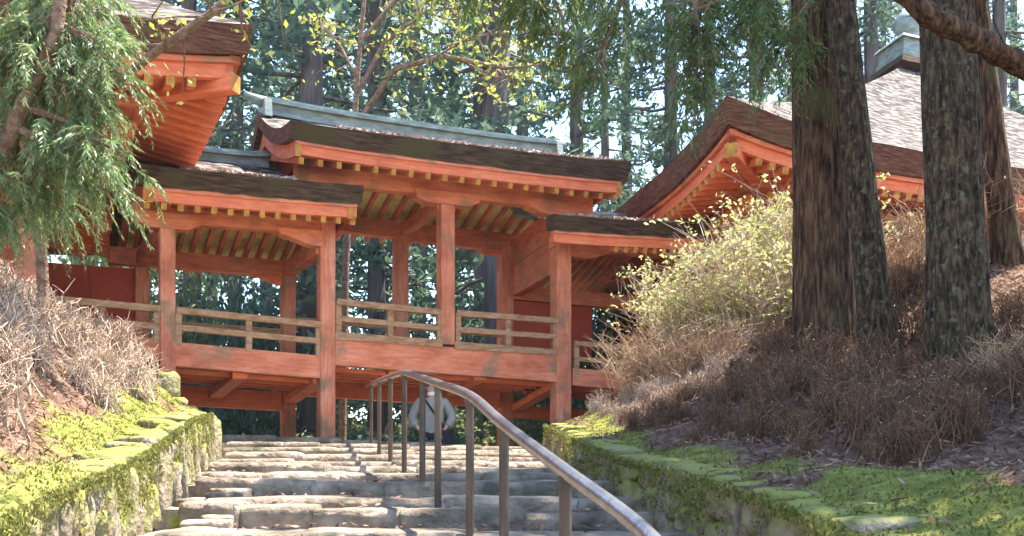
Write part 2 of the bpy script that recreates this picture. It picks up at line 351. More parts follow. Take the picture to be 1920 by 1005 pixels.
for i, (a, b) in enumerate(RW):
    e = (b - a); Ltot = e.length; e.normalize(); back = Vector((-e.y, e.x, 0)).normalized()
    nxt = RW[i + 1] if i + 1 < len(RW) else (a + back * .8 + Vector((0, 0, 0)), b + back * .8)
    prev = RW[i - 1] if i else None
    hgt = .26
    t = 0.0; n = 0
    while t < Ltot - .05:
        wd = float(rs.uniform(.36, 1.05))
        if Ltot - t - wd < .22: wd = Ltot - t
        dep = float(rs.uniform(.30, .42)); dz = float(rs.uniform(-.028, .012))
        h = hgt + float(rs.uniform(-.02, .03))
        c = a + e * (t + wd / 2) + back * (dep / 2 + float(rs.uniform(-.03, .03))) + Vector((0, 0, dz - h / 2))
        put(step_stones[rs.randint(14)], "stone", c, (wd * 1.06, dep * 1.1, h * 1.08), math.atan2(e.y, e.x) + rs.uniform(-.03, .03) + (math.pi if rs.rand() < .5 else 0), stairs, rx=rs.uniform(-.03, .03), ry=math.atan2(-e.z, math.hypot(e.x, e.y)) * 0 + rs.uniform(-.02, .02))
        # second row of flat stones behind the riser stones
        if (nxt[0] - a).length > .75 and i < len(RW) - 1:
            dep2 = float(rs.uniform(.25, .5))
            c2 = a + e * (t + wd / 2 + rs.uniform(-.1, .1)) + back * (dep + dep2 / 2 + .03) + Vector((0, 0, dz - .125))
            put(step_stones[rs.randint(14)], "stone", c2, (wd * .9, dep2, .14), math.atan2(e.y, e.x) + rs.uniform(-.2, .2), stairs)
        t += wd
    # tread fill
    z0 = -.045
    f4 = [a + back * .15 - e * .3 + Vector((0, 0, z0)), b + back * .15 + e * .1 + Vector((0, 0, z0)), b + back * .15 + e * .1 + Vector((0, 0, z0 - .3)), a + back * .15 - e * .3 + Vector((0, 0, z0 - .3))]
    off_a = (nxt[0] - a).dot(back) + .22; off_b = (nxt[1] - b).dot(back) + .22
    b4 = [f4[0] + back * (off_a - .15), f4[1] + back * (off_b - .15), f4[2] + back * (off_b - .15), f4[3] + back * (off_a - .15)]
    o = hexa("tread_fill", f4, b4, GRAV, stairs)
# flat gutter stones between the slab wall and the steps
for k in range(30):
    d = 3.2 + 8.2 * (k / 30) + rs.uniform(-.1, .1); x = XL(d) + rs.uniform(.1, .5)
    s = rs.uniform(.16, .34)
    put(step_stones[rs.randint(14)], "gutter_stone", (x, d, zs(d) - .115 + rs.uniform(-.025, .02)), (s, s * rs.uniform(.7, 1.3), .12), rs.uniform(0, 3), stairs)

def stone_wall(name, label, Xf, Ztop, d0, d1, side, upright, seed):
    rs = R(seed); root = thing(name, (float(Xf((d0 + d1) / 2)), (d0 + d1) / 2, float(zs((d0 + d1) / 2)) - .1), label, "wall")
    d = d0
    while d < d1:
        wd = float(rs.uniform(.10, .24)) if upright else float(rs.uniform(.14, .30))
        dc = d + wd / 2; x = float(Xf(dc)); zt = float(Ztop(dc)) - .02; zb = float(zs(dc)) - .16; H = zt - zb
        slope = math.atan2(float(Xf(dc + .1)) - float(Xf(dc - .1)), .2)
        if upright: parts = [1.0] if rs.rand() < .55 else [rs.uniform(.4, .65)]
        else: parts = [rs.uniform(.5, .7)] if H < .42 else [rs.uniform(.28, .4), rs.uniform(.28, .4)]
        if sum(parts) < .99: parts.append(1 - sum(parts))
        z = zb
        for p in parts:
            h = H * p; batter = side * (z - zb) * .16
            put(wall_stones[rs.randint(10)], "stone", (x + batter + side * .06 + rs.uniform(-.025, .025), dc, z + h / 2 + rs.uniform(-.02, .02)),
                (.24 * rs.uniform(.85, 1.2), wd * rs.uniform(1.0, 1.25), h * rs.uniform(1.02, 1.16)), -slope + rs.uniform(-.2, .2), root, rx=rs.uniform(-.13, .13), ry=rs.uniform(-.08, .08))
            z += h
        d += wd
    # cap stones lying on the top edge
    d = d0
    while d < d1:
        wd = float(rs.uniform(.18, .42)); dc = d + wd / 2
        put(wall_stones[rs.randint(10)], "cap_stone", (float(Xf(dc)) + side * .16, dc, float(Ztop(dc)) + rs.uniform(-.05, -.01)), (.30, wd * 1.05, .13), rs.uniform(-.2, .2), root, rx=rs.uniform(-.1, .1), ry=rs.uniform(-.1, .1))
        d += wd
    return root
stone_wall("retaining_wall", "low retaining wall of upright mossy stone slabs beside the pale gutter", XL, ZLT, 3.0, 10.4, -1, True, 3)
stone_wall("retaining_wall", "low dark dry-stone retaining wall with hanging moss below the cedar trunks", XR, ZRT, 2.8, 12.1, 1, False, 4)
# the turned end of the slab wall
er = R(31)
ew = bpy.data.objects["retaining_wall"]
for k in range(9):
    x = -3.1 - .12 * k; d = 10.42 + .035 * k; H = .50 + .03 * k
    put(wall_stones[er.randint(10)], "stone", (x, d, float(zs(d)) - .1 + H / 2), (.16, .22, H * 1.1), er.uniform(-.3, .3), ew, rx=er.uniform(-.1, .1))

# ------------------------------------------------------------------ corridor on posts (the covered bridge)
ANG = math.radians(27)
U = Vector((math.cos(ANG), math.sin(ANG), 0)); V_ = Vector((-math.sin(ANG), math.cos(ANG), 0))
O = Vector(((840 - 960) / FPX * 16.7, 16.7, 0))
def S(x, y, v=0.0):
    """photo pixel -> point on the upright plane v metres behind the corridor's front posts"""
    a = (x - 960) / FPX; d = (v + O.dot(V_)) / (a * V_.x + V_.y); return Vector((a * d, d, (YH - y) / FPX * d))
def SU(x, v=0.0): return (S(x, 500, v) - O).dot(U)
def L_(s, v, z): return O + U * s + V_ * v + Vector((0, 0, z))
def slab(name, pts, v, t, m, parent, bright=None):
    f = [S(x, y, v) for x, y in pts]; b = [p + V_ * t for p in f]; n = len(f)
    faces = [tuple(range(n)), tuple(reversed(range(n, 2 * n)))] + [(i, i + n, (i + 1) % n + n, (i + 1) % n) for i in range(n)]
    o = mesh_obj(name, [tuple(p) for p in f + b], faces, m, parent); fix_normals(o.data); return o
def band(name, x0, yt0, yb0, x1, yt1, yb1, v, t, m, parent): return slab(name, [(x0, yt0), (x1, yt1), (x1, yb1), (x0, yb0)], v, t, m, parent)
COR = thing("covered_bridge", L_(0, 1.2, .4), "roofed vermilion wooden corridor bridging over the stone steps on tall posts", "bridge")
def pillar(xc, wpx, yt, yb, v, extra=0.0, m=REDP, name="pillar"):
    t = S(xc, yt, v); b = S(xc, yb, v); wd = wpx / FPX * t.y; b = Vector((t.x, t.y, b.z - extra)); t = t + V_ * wd / 2; b = b + V_ * wd / 2
    return beam(name, b, t, wd, wd, m, COR, up=V_)
PF = [pillar(315, 28, 425, 735, 0, .5), pillar(615.5, 29, 388, 812, 0, .35), pillar(1059, 31, 425, 792, 0, .5)]
pillar(841, 28, 372, 645, 0, name="short_post")
VB = 2.5
for xc, yt, yb in ((267, 500, 780), (543, 505, 812), (755, 445, 640), (953, 460, 840)):
    pillar(xc, 25, yt, yb, VB - .1, .35 if yb > 700 else 0)
# deck: front beams, back beams, floor boards
DK = [(120, 612, 650, 302, 637, 676), (328, 641, 686, 602, 667, 709), (629, 637, 684, 1046, 664, 716), (1074, 690, 722, 1240, 704, 738)]
for k, (x0, a0, b0, x1, a1, b1) in enumerate(DK):
    band("floor_beam", x0, a0, b0, x1, a1, b1, .03, .2, RED, COR)
band("sill", 629, 622, 636, 830, 637, 651, .0, .22, WOOD, COR); band("sill", 853, 640, 654, 1046, 655, 666, .0, .22, WOOD, COR)
BB = [(120, 700, 742, 262, 712, 750), (262, 716, 755, 540, 736, 771), (540, 684, 740, 955, 714, 766), (955, 758, 782, 1200, 776, 800)]
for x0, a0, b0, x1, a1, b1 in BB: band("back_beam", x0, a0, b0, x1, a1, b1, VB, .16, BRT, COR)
def deck(x0, ya, x1, yb, dz):
    a = S(x0, ya, .2); b = S(x1, yb, .2); c = b + V_ * (VB - .2); d = a + V_ * (VB - .2)
    n = 8
    for i in range(n):   # long floor planks
        t0, t1 = i / n + .004, (i + 1) / n - .004
        q = [a.lerp(d, t0), b.lerp(c, t0), b.lerp(c, t1), a.lerp(d, t1)]
        hexa("floor_plank", [p + Vector((0, 0, -dz)) for p in q], [p + Vector((0, 0, -dz - .05)) for p in q], REDD, COR)  # deeper red than the joists: shade between them put into the plank colour
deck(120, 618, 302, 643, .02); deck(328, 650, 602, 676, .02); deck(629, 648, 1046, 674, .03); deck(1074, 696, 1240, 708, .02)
# joists along the corridor and cross beams below the planks
for (x0, y0, x1, y1) in ((120, 655, 302, 678), (328, 690, 602, 712), (629, 688, 1046, 718), (1074, 722, 1240, 738)):
    for v in (.55, 1.05, 1.55, 2.05):
        a = S(x0, y0 + 1, .2) + V_ * (v - .2); b = S(x1, y1 + 1, .2) + V_ * (v - .2)
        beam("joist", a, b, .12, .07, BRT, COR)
for xf, yf, xb, yb in ((290, 672, 258, 712), (450, 702, 402, 741), (600, 712, 541, 752), (742, 694, 690, 722), (900, 706, 846, 738), (1044, 722, 964, 768)):
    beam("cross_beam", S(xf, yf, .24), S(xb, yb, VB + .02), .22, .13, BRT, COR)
# railings
def rail(x0, y0, x1, y1, th, posts, yb0, yb1, mids):
    beam("rail", S(x0, y0, .06), S(x1, y1, .06), .11, th / FPX * 15.5, WOOD, COR)
    for dy in mids: beam("rail", S(x0, y0 + dy, .07), S(x1, y1 + dy * .97, .07), .08, (th - 1) / FPX * 15.5, WOOD, COR)
    for px in posts:
        t = (px - x0) / (x1 - x0); top = S(px, y0 + (y1 - y0) * t, .07); bt = S(px, yb0 + (yb1 - yb0) * t, .07)
        beam("rail_post", Vector((top.x, top.y, bt.z - .03)), top, .095, .085, WOOD, COR, up=V_)
rail(96, 561, 300, 580, 12, (190, 294), 622, 642, (34,))
rail(330, 582, 601, 609, 12, (334, 466, 597), 645, 668, (32,))
rail(630, 566, 828, 586, 12, (634, 731, 824), 632, 645, (31,))
rail(855, 587, 1045, 602, 12, (858, 952, 1041), 646, 660, (31,))
rail(1076, 644, 1225, 656, 11, (1080, 1215), 705, 712, (29,))
# far-side railing seen through the openings
for x0, y0, x1, y1 in ((280, 604, 530, 622), (556, 600, 742, 612), (768, 614, 940, 628)):
    beam("rail", S(x0, y0, VB), S(x1, y1, VB), .09, .09, WOOD, COR)

# plates (head beams), brackets, tie beams
band("plate", 248, 378, 412, 626, 408, 440, .02, .2, RED, COR)
slab("bracket", [(250, 392), (392, 404), (382, 420), (352, 431), (280, 425), (256, 412)], -.02, .24, RED, COR)
slab("bracket", [(520, 425), (605, 432), (605, 462), (585, 460), (556, 448), (526, 438)], -.02, .24, RED, COR)
band("plate", 556, 304, 338, 1112, 368, 398, .02, .2, RED, COR)
slab("bracket", [(778, 352), (902, 366), (900, 380), (880, 387), (802, 378), (782, 368)], -.03, .26, RED, COR)
slab("bracket", [(985, 370), (1110, 384), (1106, 398), (1086, 408), (1030, 402), (995, 388)], -.03, .26, RED, COR)
band("plate", 1040, 438, 462, 1260, 458, 484, .02, .2, RED, COR)
slab("bracket", [(1072, 452), (1150, 460), (1146, 474), (1110, 484), (1072, 480)], -.02, .24, RED, COR)
band("back_plate", 205, 461, 493, 545, 490, 518, VB - .08, .2, RED, COR)
slab("bracket", [(470, 508), (545, 514), (545, 534), (520, 533), (500, 522), (474, 516)], VB - .06, .14, BRT, COR)
band("back_plate", 632, 403, 432, 958, 438, 472, VB - .08, .2, RED, COR)
slab("bracket", [(900, 455), (958, 468), (958, 486), (935, 478), (905, 474)], VB - .06, .14, BRT, COR)
band("back_plate", 958, 534, 560, 1200, 556, 582, VB - .08, .2, RED, COR)
# cross ties from front posts to back posts
def tie(name, xf, yf, xb, yb, wd, ht, m=RED): return beam(name, S(xf, yf, .1), S(xb, yb, VB), wd, ht, m, COR)
tie("cross_tie", 311, 432, 266, 486, .2, .22); tie("cross_tie", 604, 462, 541, 505, .2, .26); tie("cross_tie", 830, 382, 757, 432, .18, .2)
def tpanel(xf, y0, y1, xb, y2, y3, th, m, name="gable_panel"):
    a, b, c, d = S(xf, y0, .05), S(xb, y2, VB), S(xb, y3, VB), S(xf, y1, .05)
    hexa(name, [a, b, c, d], [p + U * th for p in (a, b, c, d)], m, COR)
tpanel(1050, 392, 440, 958, 458, 500, .10, RED); tpanel(1050, 441, 478, 958, 501, 536, .08, RED); tpanel(1050, 475, 505, 958, 532, 556, .2, RED, "cross_tie")
tpanel(1040, 388, 398, 958, 450, 462, .16, BRT, "moulding")
# walls seen past the posts
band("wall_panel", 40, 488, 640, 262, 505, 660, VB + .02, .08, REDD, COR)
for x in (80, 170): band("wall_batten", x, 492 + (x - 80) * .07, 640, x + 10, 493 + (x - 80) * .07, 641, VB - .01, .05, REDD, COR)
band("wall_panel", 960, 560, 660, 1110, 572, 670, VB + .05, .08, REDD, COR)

def roof(tagname, x0, x1, yt0, yt1, zr, vf=-.8, vb=3.35, th=(.25, .3), m=BARK, up=.05, verge_m=BARKR, raft_px=(0, 0), ridge=True, back_drop=.15, lit=(.3, .6), bargel=True, barger=True, curve=1.55, clip0=None):
    vr = 1.25
    A = S(x0, yt0, vf); B = S(x1, yt1, vf); s0 = (A - O).dot(U); s1 = (B - O).dot(U); z0, z1 = A.z, B.z
    n = 18; prof = [vf + (vr - vf) * i / 7 for i in range(8)] + [vr + (vb - vr) * i / 7 for i in range(1, 8)]
    def ztop(s, v):
        q = (s - s0) / (s1 - s0); ze = z0 + (z1 - z0) * q; zz = zr + (z1 - z0) * q * .5
        uplift = up * (abs(2 * q - 1) ** 4)
        if v <= vr: t = (v - vf) / (vr - vf); return ze + uplift * (1 - t) + (zz - ze) * t ** curve
        t = (vb - v) / (vb - vr); return ze - back_drop + uplift * (1 - t) + (zz - ze + back_drop) * t ** curve
    def cl(v): return clip0[0] + (clip0[1] - clip0[0]) * v / 2.5
    verts, faces, fm = [], [], []; m_ = len(prof)
    rs = R(abs(hash(tagname)) % 999 if False else len(tagname) * 7 + int(x0))
    for i in range(n + 1):
        s = s0 + (s1 - s0) * i / n
        sx = s
        for v in prof:
            s = max(sx, cl(v)) if (clip0 is not None and v > -.3) else sx
            verts.append(tuple(L_(s, v, ztop(s, v) + rs.uniform(-.008, .008))))
        tk = th[0] + (th[1] - th[0]) * i / n
        for v in prof:
            s = max(sx, cl(v)) if (clip0 is not None and v > -.3) else sx
            inset = .10 * (1 if v == prof[0] else -1 if v == prof[-1] else 0)
            verts.append(tuple(L_(s, v + inset, ztop(s, v) - tk + rs.uniform(-.01, .01))))
    W = 2 * m_
    for i in range(n):
        a, b = i * W, (i + 1) * W
        for j in range(m_ - 1):
            faces.append((a + j, b + j, b + j + 1, a + j + 1)); fm.append(0)
            faces.append((a + m_ + j + 1, b + m_ + j + 1, b + m_ + j, a + m_ + j)); fm.append(1)
        faces.append((a, a + m_, b + m_, b)); fm.append(1)
        faces.append((a + m_ - 1, b + m_ - 1, b + W - 1, a + W - 1)); fm.append(1)
    for i in (0, n):
        a = i * W
        for j in range(m_ - 1):
            faces.append((a + j, a + j + 1, a + m_ + j + 1, a + m_ + j) if i == 0 else (a + j + 1, a + j, a + m_ + j, a + m_ + j + 1)); fm.append(2)
    o = mesh_obj("roof", verts, faces, None, COR, mats=[SHING, m, verge_m], fmat=fm); fix_normals(o.data); RO = o
    # eave boards front and back
    def strip(v, dz0, dz1, t, name, mt, i0=.02, i1=.98):
        k = 10; vv, ff = [], []
        for i in range(k + 1):
            q = i0 + (i1 - i0) * i / k; s = s0 + (s1 - s0) * q; tk = th[0] + (th[1] - th[0]) * q; z = ztop(s, vf if v < vr else vb) - tk
            for (a, b) in ((v, dz0), (v, dz1), (v + t, dz1), (v + t, dz0)): vv.append(tuple(L_(s, a, z + b)))
        for i in range(k):
            for j in range(4): ff.append((i * 4 + j, i * 4 + (j + 1) % 4, i * 4 + 4 + (j + 1) % 4, i * 4 + 4 + j))
        ff += [(0, 1, 2, 3), (4 * k + 3, 4 * k + 2, 4 * k + 1, 4 * k)]
        o = mesh_obj(name, vv, ff, mt, COR); fix_normals(o.data)
    strip(vf + .14, .02, -.19, .10, "eave_board", BRT); strip(vf + .11, .03, -.045, .12, "eave_fillet", RED)
    strip(vb - .24, .02, -.15, .10, "eave_board", BRT, .02 if clip0 is None else (max(clip0) + .1 - s0) / (s1 - s0))
    # rafters
    cnt = raft_px[0]; bz = raft_px[1]
    def zraf(s, v):
        q = (s - s0) / (s1 - s0); tk = th[0] + (th[1] - th[0]) * q
        ze = z0 + (z1 - z0) * q - tk - .235; zb = ze - bz
        zk = ze + .30 * (vr - vf - .2)
        if v <= vr: return ze + .30 * (v - vf - .2)
        t = (v - vr) / (vb - .2 - vr); return zk + (zb - zk) * t
    for i in range(cnt):
        sa = s0 if clip0 is None else max(clip0) + .1
        s = sa + (s1 - sa) * (.035 + .93 * i / (cnt - 1))
        jit = rs.uniform(-.01, .01)
        beam("rafter", L_(s, vf + .17, zraf(s, vf + .2)), L_(s, vr, zraf(s, vr) + .005), .075, .10, RED, COR, cap=YEL)
        beam("rafter", L_(s, vb - .16, zraf(s, vb - .2)), L_(s, vr, zraf(s, vr)), .075, .10, RED, COR, cap=BRT)
    # soffit boards laid on the rafters, three strips to each slope
    for side, (va, vz) in enumerate(((vf + .26, vr), (vb - .26, vr))):
        for k in range(4):
            a0 = va + (vz - va) * k / 4; a1 = va + (vz - va) * (k + .97) / 4; s0_ = s0
            s0 = s0_ if clip0 is None else max(clip0) + .02
            q = [L_(s_, a_, zraf(s_, a_) + .06) for s_, a_ in ((s0 + .2, a0), (s1 - .2, a0), (s1 - .2, a1), (s0 + .2, a1))]
            hexa("soffit_board", q, [p + Vector((0, 0, .03)) for p in q], BOARD, COR); s0 = s0_
    # bargeboards following the gable ends
    for s, on in ((s0 + .10, bargel), (s1 - .20, barger)):
        if not on: continue
        for side in (0, 1):
            vv, ff = [], []; k = 8
            tk = th[0] if s < (s0 + s1) / 2 else th[1]
            for i in range(k + 1):
                v = (vf + .12 + (vr - vf - .12) * i / k) if side == 0 else (vb - .12 + (vr - vb + .12) * i / k)
                zt = ztop(s, v) - tk + .01; zb_ = zt - (.24 + .06 * (i / k) - .05 * math.sin(i / k * math.pi))
                for ds, zz in ((0, zt), (0, zb_), (.09, zb_), (.09, zt)): vv.append(tuple(L_(s + ds, v, zz)))
            for i in range(k):
                for j in range(4): ff.append((i * 4 + j, i * 4 + (j + 1) % 4, i * 4 + 4 + (j + 1) % 4, i * 4 + 4 + j))
            ff += [(0, 1, 2, 3), (4 * k + 3, 4 * k + 2, 4 * k + 1, 4 * k)]
            fm = [0] * (4 * k) + [1, 0]
            o = mesh_obj("bargeboard", vv, ff, RED, COR, mats=[RED, YEL], fmat=fm); fix_normals(o.data)
        # gable infill of planks
        zt = ztop(s, vr) - .35
        a, b, c = L_(s + .25, .1, zraf(s, .1)), L_(s + .25, VB, zraf(s, VB)), L_(s + .25, vr, zraf(s, vr) + .25)
        a2, b2, c2 = [p + U * .05 for p in (a, b, c)]
        o = mesh_obj("gable_board", [tuple(p) for p in (a, b, c, a2, b2, c2)], [(0, 1, 2), (5, 4, 3), (0, 3, 4, 1), (1, 4, 5, 2), (2, 5, 3, 0)], REDD, COR); fix_normals(o.data)
    return s0, s1, ztop, RO
# middle roof rises above its two neighbours
MID = roof("middle", 545, 1183, 231, 308, 5.83, th=(.24, .32), raft_px=(20, .22), back_drop=.12, curve=1.9)
LEFT = roof("left", 262, 682, 309, 350, 4.93, th=(.26, .26), m=BARK, raft_px=(14, .18), back_drop=.15, up=.02, verge_m=BARK)
RIGHT = roof("right", 1040, 1330, 403, 422, 4.72, th=(.24, .24), m=BARK, raft_px=(10, .2), back_drop=.15, up=.02, verge_m=BARK, bargel=False, clip0=(SU(1066), SU(982, 2.5)))
def ridge(RF, i0, i1, h, wd, ends=True):
    s0, s1, zt, RO = RF; vr = 1.25; k = 8
    for (lo, hi, ww, nm) in ((0.0, h * .62, wd * .72, "ridge_box"), (h * .62, h * .8, wd * 1.25, "ridge_cap"), (h * .8, h, wd * .9, "ridge_cap")):
        vv, ff = [], []
        for i in range(k + 1):
            s = s0 + (s1 - s0) * (i0 + (i1 - i0) * i / k); z = zt(s, vr) - .1 + .05 * abs(2 * i / k - 1) ** 3
            for dv, dz in ((-ww / 2, lo), (ww / 2, lo), (ww / 2, hi), (-ww / 2, hi)): vv.append(tuple(L_(s, vr + dv, z + dz)))
        for i in range(k):
            for j in range(4): ff.append((i * 4 + j, i * 4 + (j + 1) % 4, i * 4 + 4 + (j + 1) % 4, i * 4 + 4 + j))
        ff += [(0, 1, 2, 3), (4 * k + 3, 4 * k + 2, 4 * k + 1, 4 * k)]
        o = mesh_obj(nm, vv, ff, COPP, RO); fix_normals(o.data)
    if ends:
        for q, sg in ((i0, -1), (i1, 1)):
            s = s0 + (s1 - s0) * q; z = zt(s, vr) - .1
            # end plate and the curved horn that juts out at the top
            hexa("ridge_end", [L_(s, vr - wd * .8, z - .02), L_(s, vr + wd * .8, z - .02), L_(s, vr + wd * .62, z + h * 1.02), L_(s, vr - wd * .62, z + h * 1.02)],
                 [L_(s + sg * .12, vr - wd * .8, z - .02), L_(s + sg * .12, vr + wd * .8, z - .02), L_(s + sg * .12, vr + wd * .62, z + h * 1.02), L_(s + sg * .12, vr - wd * .62, z + h * 1.02)], COPP, RO)
            v, f = tube_data([L_(s + sg * .05, vr, z + h * .95), L_(s + sg * .22, vr, z + h * 1.05), L_(s + sg * .34, vr, z + h * 1.2), L_(s + sg * .40, vr, z + h * 1.36)], [.10, .085, .06, .03], 10)
            mesh_obj("ridge_horn", v, f, COPP, RO, smooth=True)
ridge(MID, .03, .93, .28, .32); ridge(LEFT, .05, .70, .26, .3, False); ridge(RIGHT, .1, .95, .24, .3, False)

# ------------------------------------------------------------------ the two halls
def hall(name, label, A, e1, e2, len1, len2, zm, upl, over, apex, th, floor_z, ring_cols, nr1, nr2, finial):
    """square hall with a hipped bark roof; A = near eave corner (top edge), e1 along the front eave, e2 along the side eave"""
    root = thing(name, Vector((A.x, A.y, 0)) + e1 * (len1 / 2) + e2 * (len2 / 2) + Vector((0, 0, floor_z - .4)), label, "temple hall")
    upc = A.z - zm
    C = [Vector((A.x, A.y, 0)), Vector((A.x, A.y, 0)) + e1 * len1, Vector((A.x, A.y, 0)) + e1 * len1 + e2 * len2, Vector((A.x, A.y, 0)) + e2 * len2]
    cen = sum(C, Vector()) / 4
    def ze(q, ln):  # eave height along a side of length ln
        dd = min(q, ln - q); return zm + upc * max(0, 1 - dd / upl) ** 2
    n = 24; ring = []
    for k in range(4):
        a, b = C[k], C[(k + 1) % 4]; ln = (b - a).length
        for i in range(n): ring.append((a.lerp(b, i / n), ze(ln * i / n, ln)))
    Nn = len(ring); verts, faces, fm = [], [], []; lv = 9; rs = R(12)
    for t_ in range(lv + 1):
        t = t_ / lv * .93
        for p, z in ring:
            q = p.lerp(Vector((apex.x, apex.y, 0)), t); verts.append((q.x, q.y, z + (apex.z - z) * (t ** 1.22) + rs.uniform(-.015, .015)))
    for t_ in range(lv):
        for i in range(Nn): faces.append((t_ * Nn + i, t_ * Nn + (i + 1) % Nn, (t_ + 1) * Nn + (i + 1) % Nn, (t_ + 1) * Nn + i))
    faces.append(tuple(lv * Nn + i for i in range(Nn)))
    o = mesh_obj("roof", verts, faces, SHING, root); fix_normals(o.data)
    vv, ff = [], []
    for dz, ins in ((-.004, .0), (-th, .03), (-th, .10)):
        for p, z in ring:
            q = p.lerp(cen, ins / 2.0 * .5); vv.append((q.x, q.y, z + dz + (rs.uniform(-.012, .012) if dz < -.1 else 0)))
    for l in range(2):
        for i in range(Nn): ff.append((l * Nn + i, l * Nn + (i + 1) % Nn, (l + 1) * Nn + (i + 1) % Nn, (l + 1) * Nn + i))
    # underside of the bark
    inner = len(vv)
    for p, z in ring:
        q = p.lerp(cen, .12); vv.append((q.x, q.y, z - th + .02))
    for i in range(Nn): ff.append((2 * Nn + i, 2 * Nn + (i + 1) % Nn, inner + (i + 1) % Nn, inner + i))
    mesh_obj("eave_edge", vv, ff, BARKR, root)
    sides = ((C[0], e1, e2, len1, nr1), (C[0], e2, e1, len2, nr2))
    for (a, e, inn, ln, nr) in sides:
        # stacked eave boards
        for (ins, dz0, dz1, t, mt) in ((.13, 0, -.07, .12, RED), (.2, -.06, -.24, .1, BRT)):
            k = 20; v2, f2 = [], []
            for i in range(k + 1):
                sp = ins + (ln - 2 * ins) * i / k; z = ze(sp, ln) - th
                for di, dz in ((ins, dz0), (ins, dz1), (ins + t, dz1), (ins + t, dz0)):
                    q = a + e * sp + inn * di; v2.append((q.x, q.y, z + dz))
            for i in range(k):
                for j in range(4): f2.append((i * 4 + j, i * 4 + (j + 1) % 4, i * 4 + 4 + (j + 1) % 4, i * 4 + 4 + j))
            f2 += [(0, 1, 2, 3), (4 * k + 3, 4 * k + 2, 4 * k + 1, 4 * k)]
            o = mesh_obj("eave_board", v2, f2, mt, root); fix_normals(o.data)
        def pt(sp, di, dz): q = a + e * sp + inn * di; return Vector((q.x, q.y, ze(sp, ln) * (1 - min(1, di / over) * .0) - th - .30 + dz))
        mid = over * .48
        for i in range(nr):
            sp = .45 + i * .25
            lim = max(0.0, sp - .25)          # jack rafters die into the hip
            far1 = min(mid + .1, lim); far2 = min(over + .1, lim)
            if far1 > .35: beam("flying_rafter", pt(sp, .2, 0), pt(sp, far1, .18 * (far1 - .2)), .10, .11, BRT, root, cap=YEL)
            if far2 > mid + .05: beam("base_rafter", pt(sp, mid, -.08), pt(sp, far2, -.08 + .22 * (far2 - mid)), .10, .11, BRT, root, cap=YEL)
        beam("eave_purlin", pt(mid, mid, .04), pt(ln - mid, mid, .04), .12, .12, RED, root)
        # soffit
        for k in range(2):
            d0, d1 = (.3, mid) if k == 0 else (mid, over + .1); zz0, zz1 = (.08, .17) if k == 0 else (.02, .22)
            q = [pt(d0, d0, zz0), pt(ln - d0, d0, zz0), pt(ln - d1, d1, zz1), pt(d1, d1, zz1)]
            kk = 12; v3, f3 = [], []
            for i in range(kk + 1):
                t = i / kk
                for dd, z_ in ((d0, zz0), (d1, zz1)):
                    sp = dd + (ln - 2 * dd) * t; v3.append(tuple(pt(sp, dd, z_)))
                for dd, z_ in ((d1, zz1), (d0, zz0)):
                    sp = dd + (ln - 2 * dd) * t; v3.append(tuple(pt(sp, dd, z_ + .03)))
            for i in range(kk):
                for j in range(4): f3.append((i * 4 + j, i * 4 + (j + 1) % 4, i * 4 + 4 + (j + 1) % 4, i * 4 + 4 + j))
            o = mesh_obj("soffit", v3, f3, RED, root); fix_normals(o.data)
    dg = (e1 + e2).normalized(); c0 = C[0]
    h0 = c0 + dg * .25; h1 = c0 + (e1 + e2) * (over + .1)
    beam("hip_rafter", Vector((h0.x, h0.y, A.z - th - .34)), Vector((h1.x, h1.y, zm - th - .25 + .1 * over)), .2, .22, BRT, root, cap=YEL)
    # body: columns, wall panels, tie beams, bracket blocks
    zt = zm - th - .3 + .2 * over - .1
    B = [c0 + e1 * over + e2 * over, c0 + e1 * (len1 - over) + e2 * over, c0 + e1 * (len1 - over) + e2 * (len2 - over), c0 + e1 * over + e2 * (len2 - over)]
    for k in range(4):
        a, b = B[k], B[(k + 1) % 4]; ln = (b - a).length; e = (b - a).normalized(); inn = (cen - (a + b) / 2).normalized()
        nb = 5
        for i in range(nb):
            q = a + e * (ln * i / nb)
            v, f = tube_data([Vector((q.x, q.y, floor_z - 1.6)), Vector((q.x, q.y, zt - .35))], [.17, .16], 16); mesh_obj("column", v, f, RED, root, smooth=False)
            q2 = a + e * (ln * (i + 1) / nb)
            p4 = [Vector((r.x, r.y, z)) + inn * .03 for r, z in ((q, floor_z), (q2, floor_z), (q2, zt - .5), (q, zt - .5))]
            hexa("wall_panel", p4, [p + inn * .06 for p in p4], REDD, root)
            for zz in (floor_z + .05, (floor_z + zt) / 2, zt - .62): beam("tie_beam", Vector((q.x, q.y, zz)) - inn * .02, Vector((q2.x, q2.y, zz)) - inn * .02, .14, .2, RED, root)
            hexa("bracket_block", [Vector((q.x, q.y, zt - .36)) + e * sx * .3 - inn * .2 + Vector((0, 0, sz)) for sx, sz in ((-.5, 0), (.5, 0), (1, .3), (-1, .3))],
                 [Vector((q.x, q.y, zt - .36)) + e * sx * .3 + inn * .2 + Vector((0, 0, sz)) for sx, sz in ((-.5, 0), (.5, 0), (1, .3), (-1, .3))], BRT, root)
        beam("wall_plate", Vector((a.x, a.y, zt)) - inn * .05, Vector((b.x, b.y, zt)) - inn * .05, .24, .22, RED, root)
    # finial at the apex: copper dew basin and jewel
    bw = finial; zc = apex.z
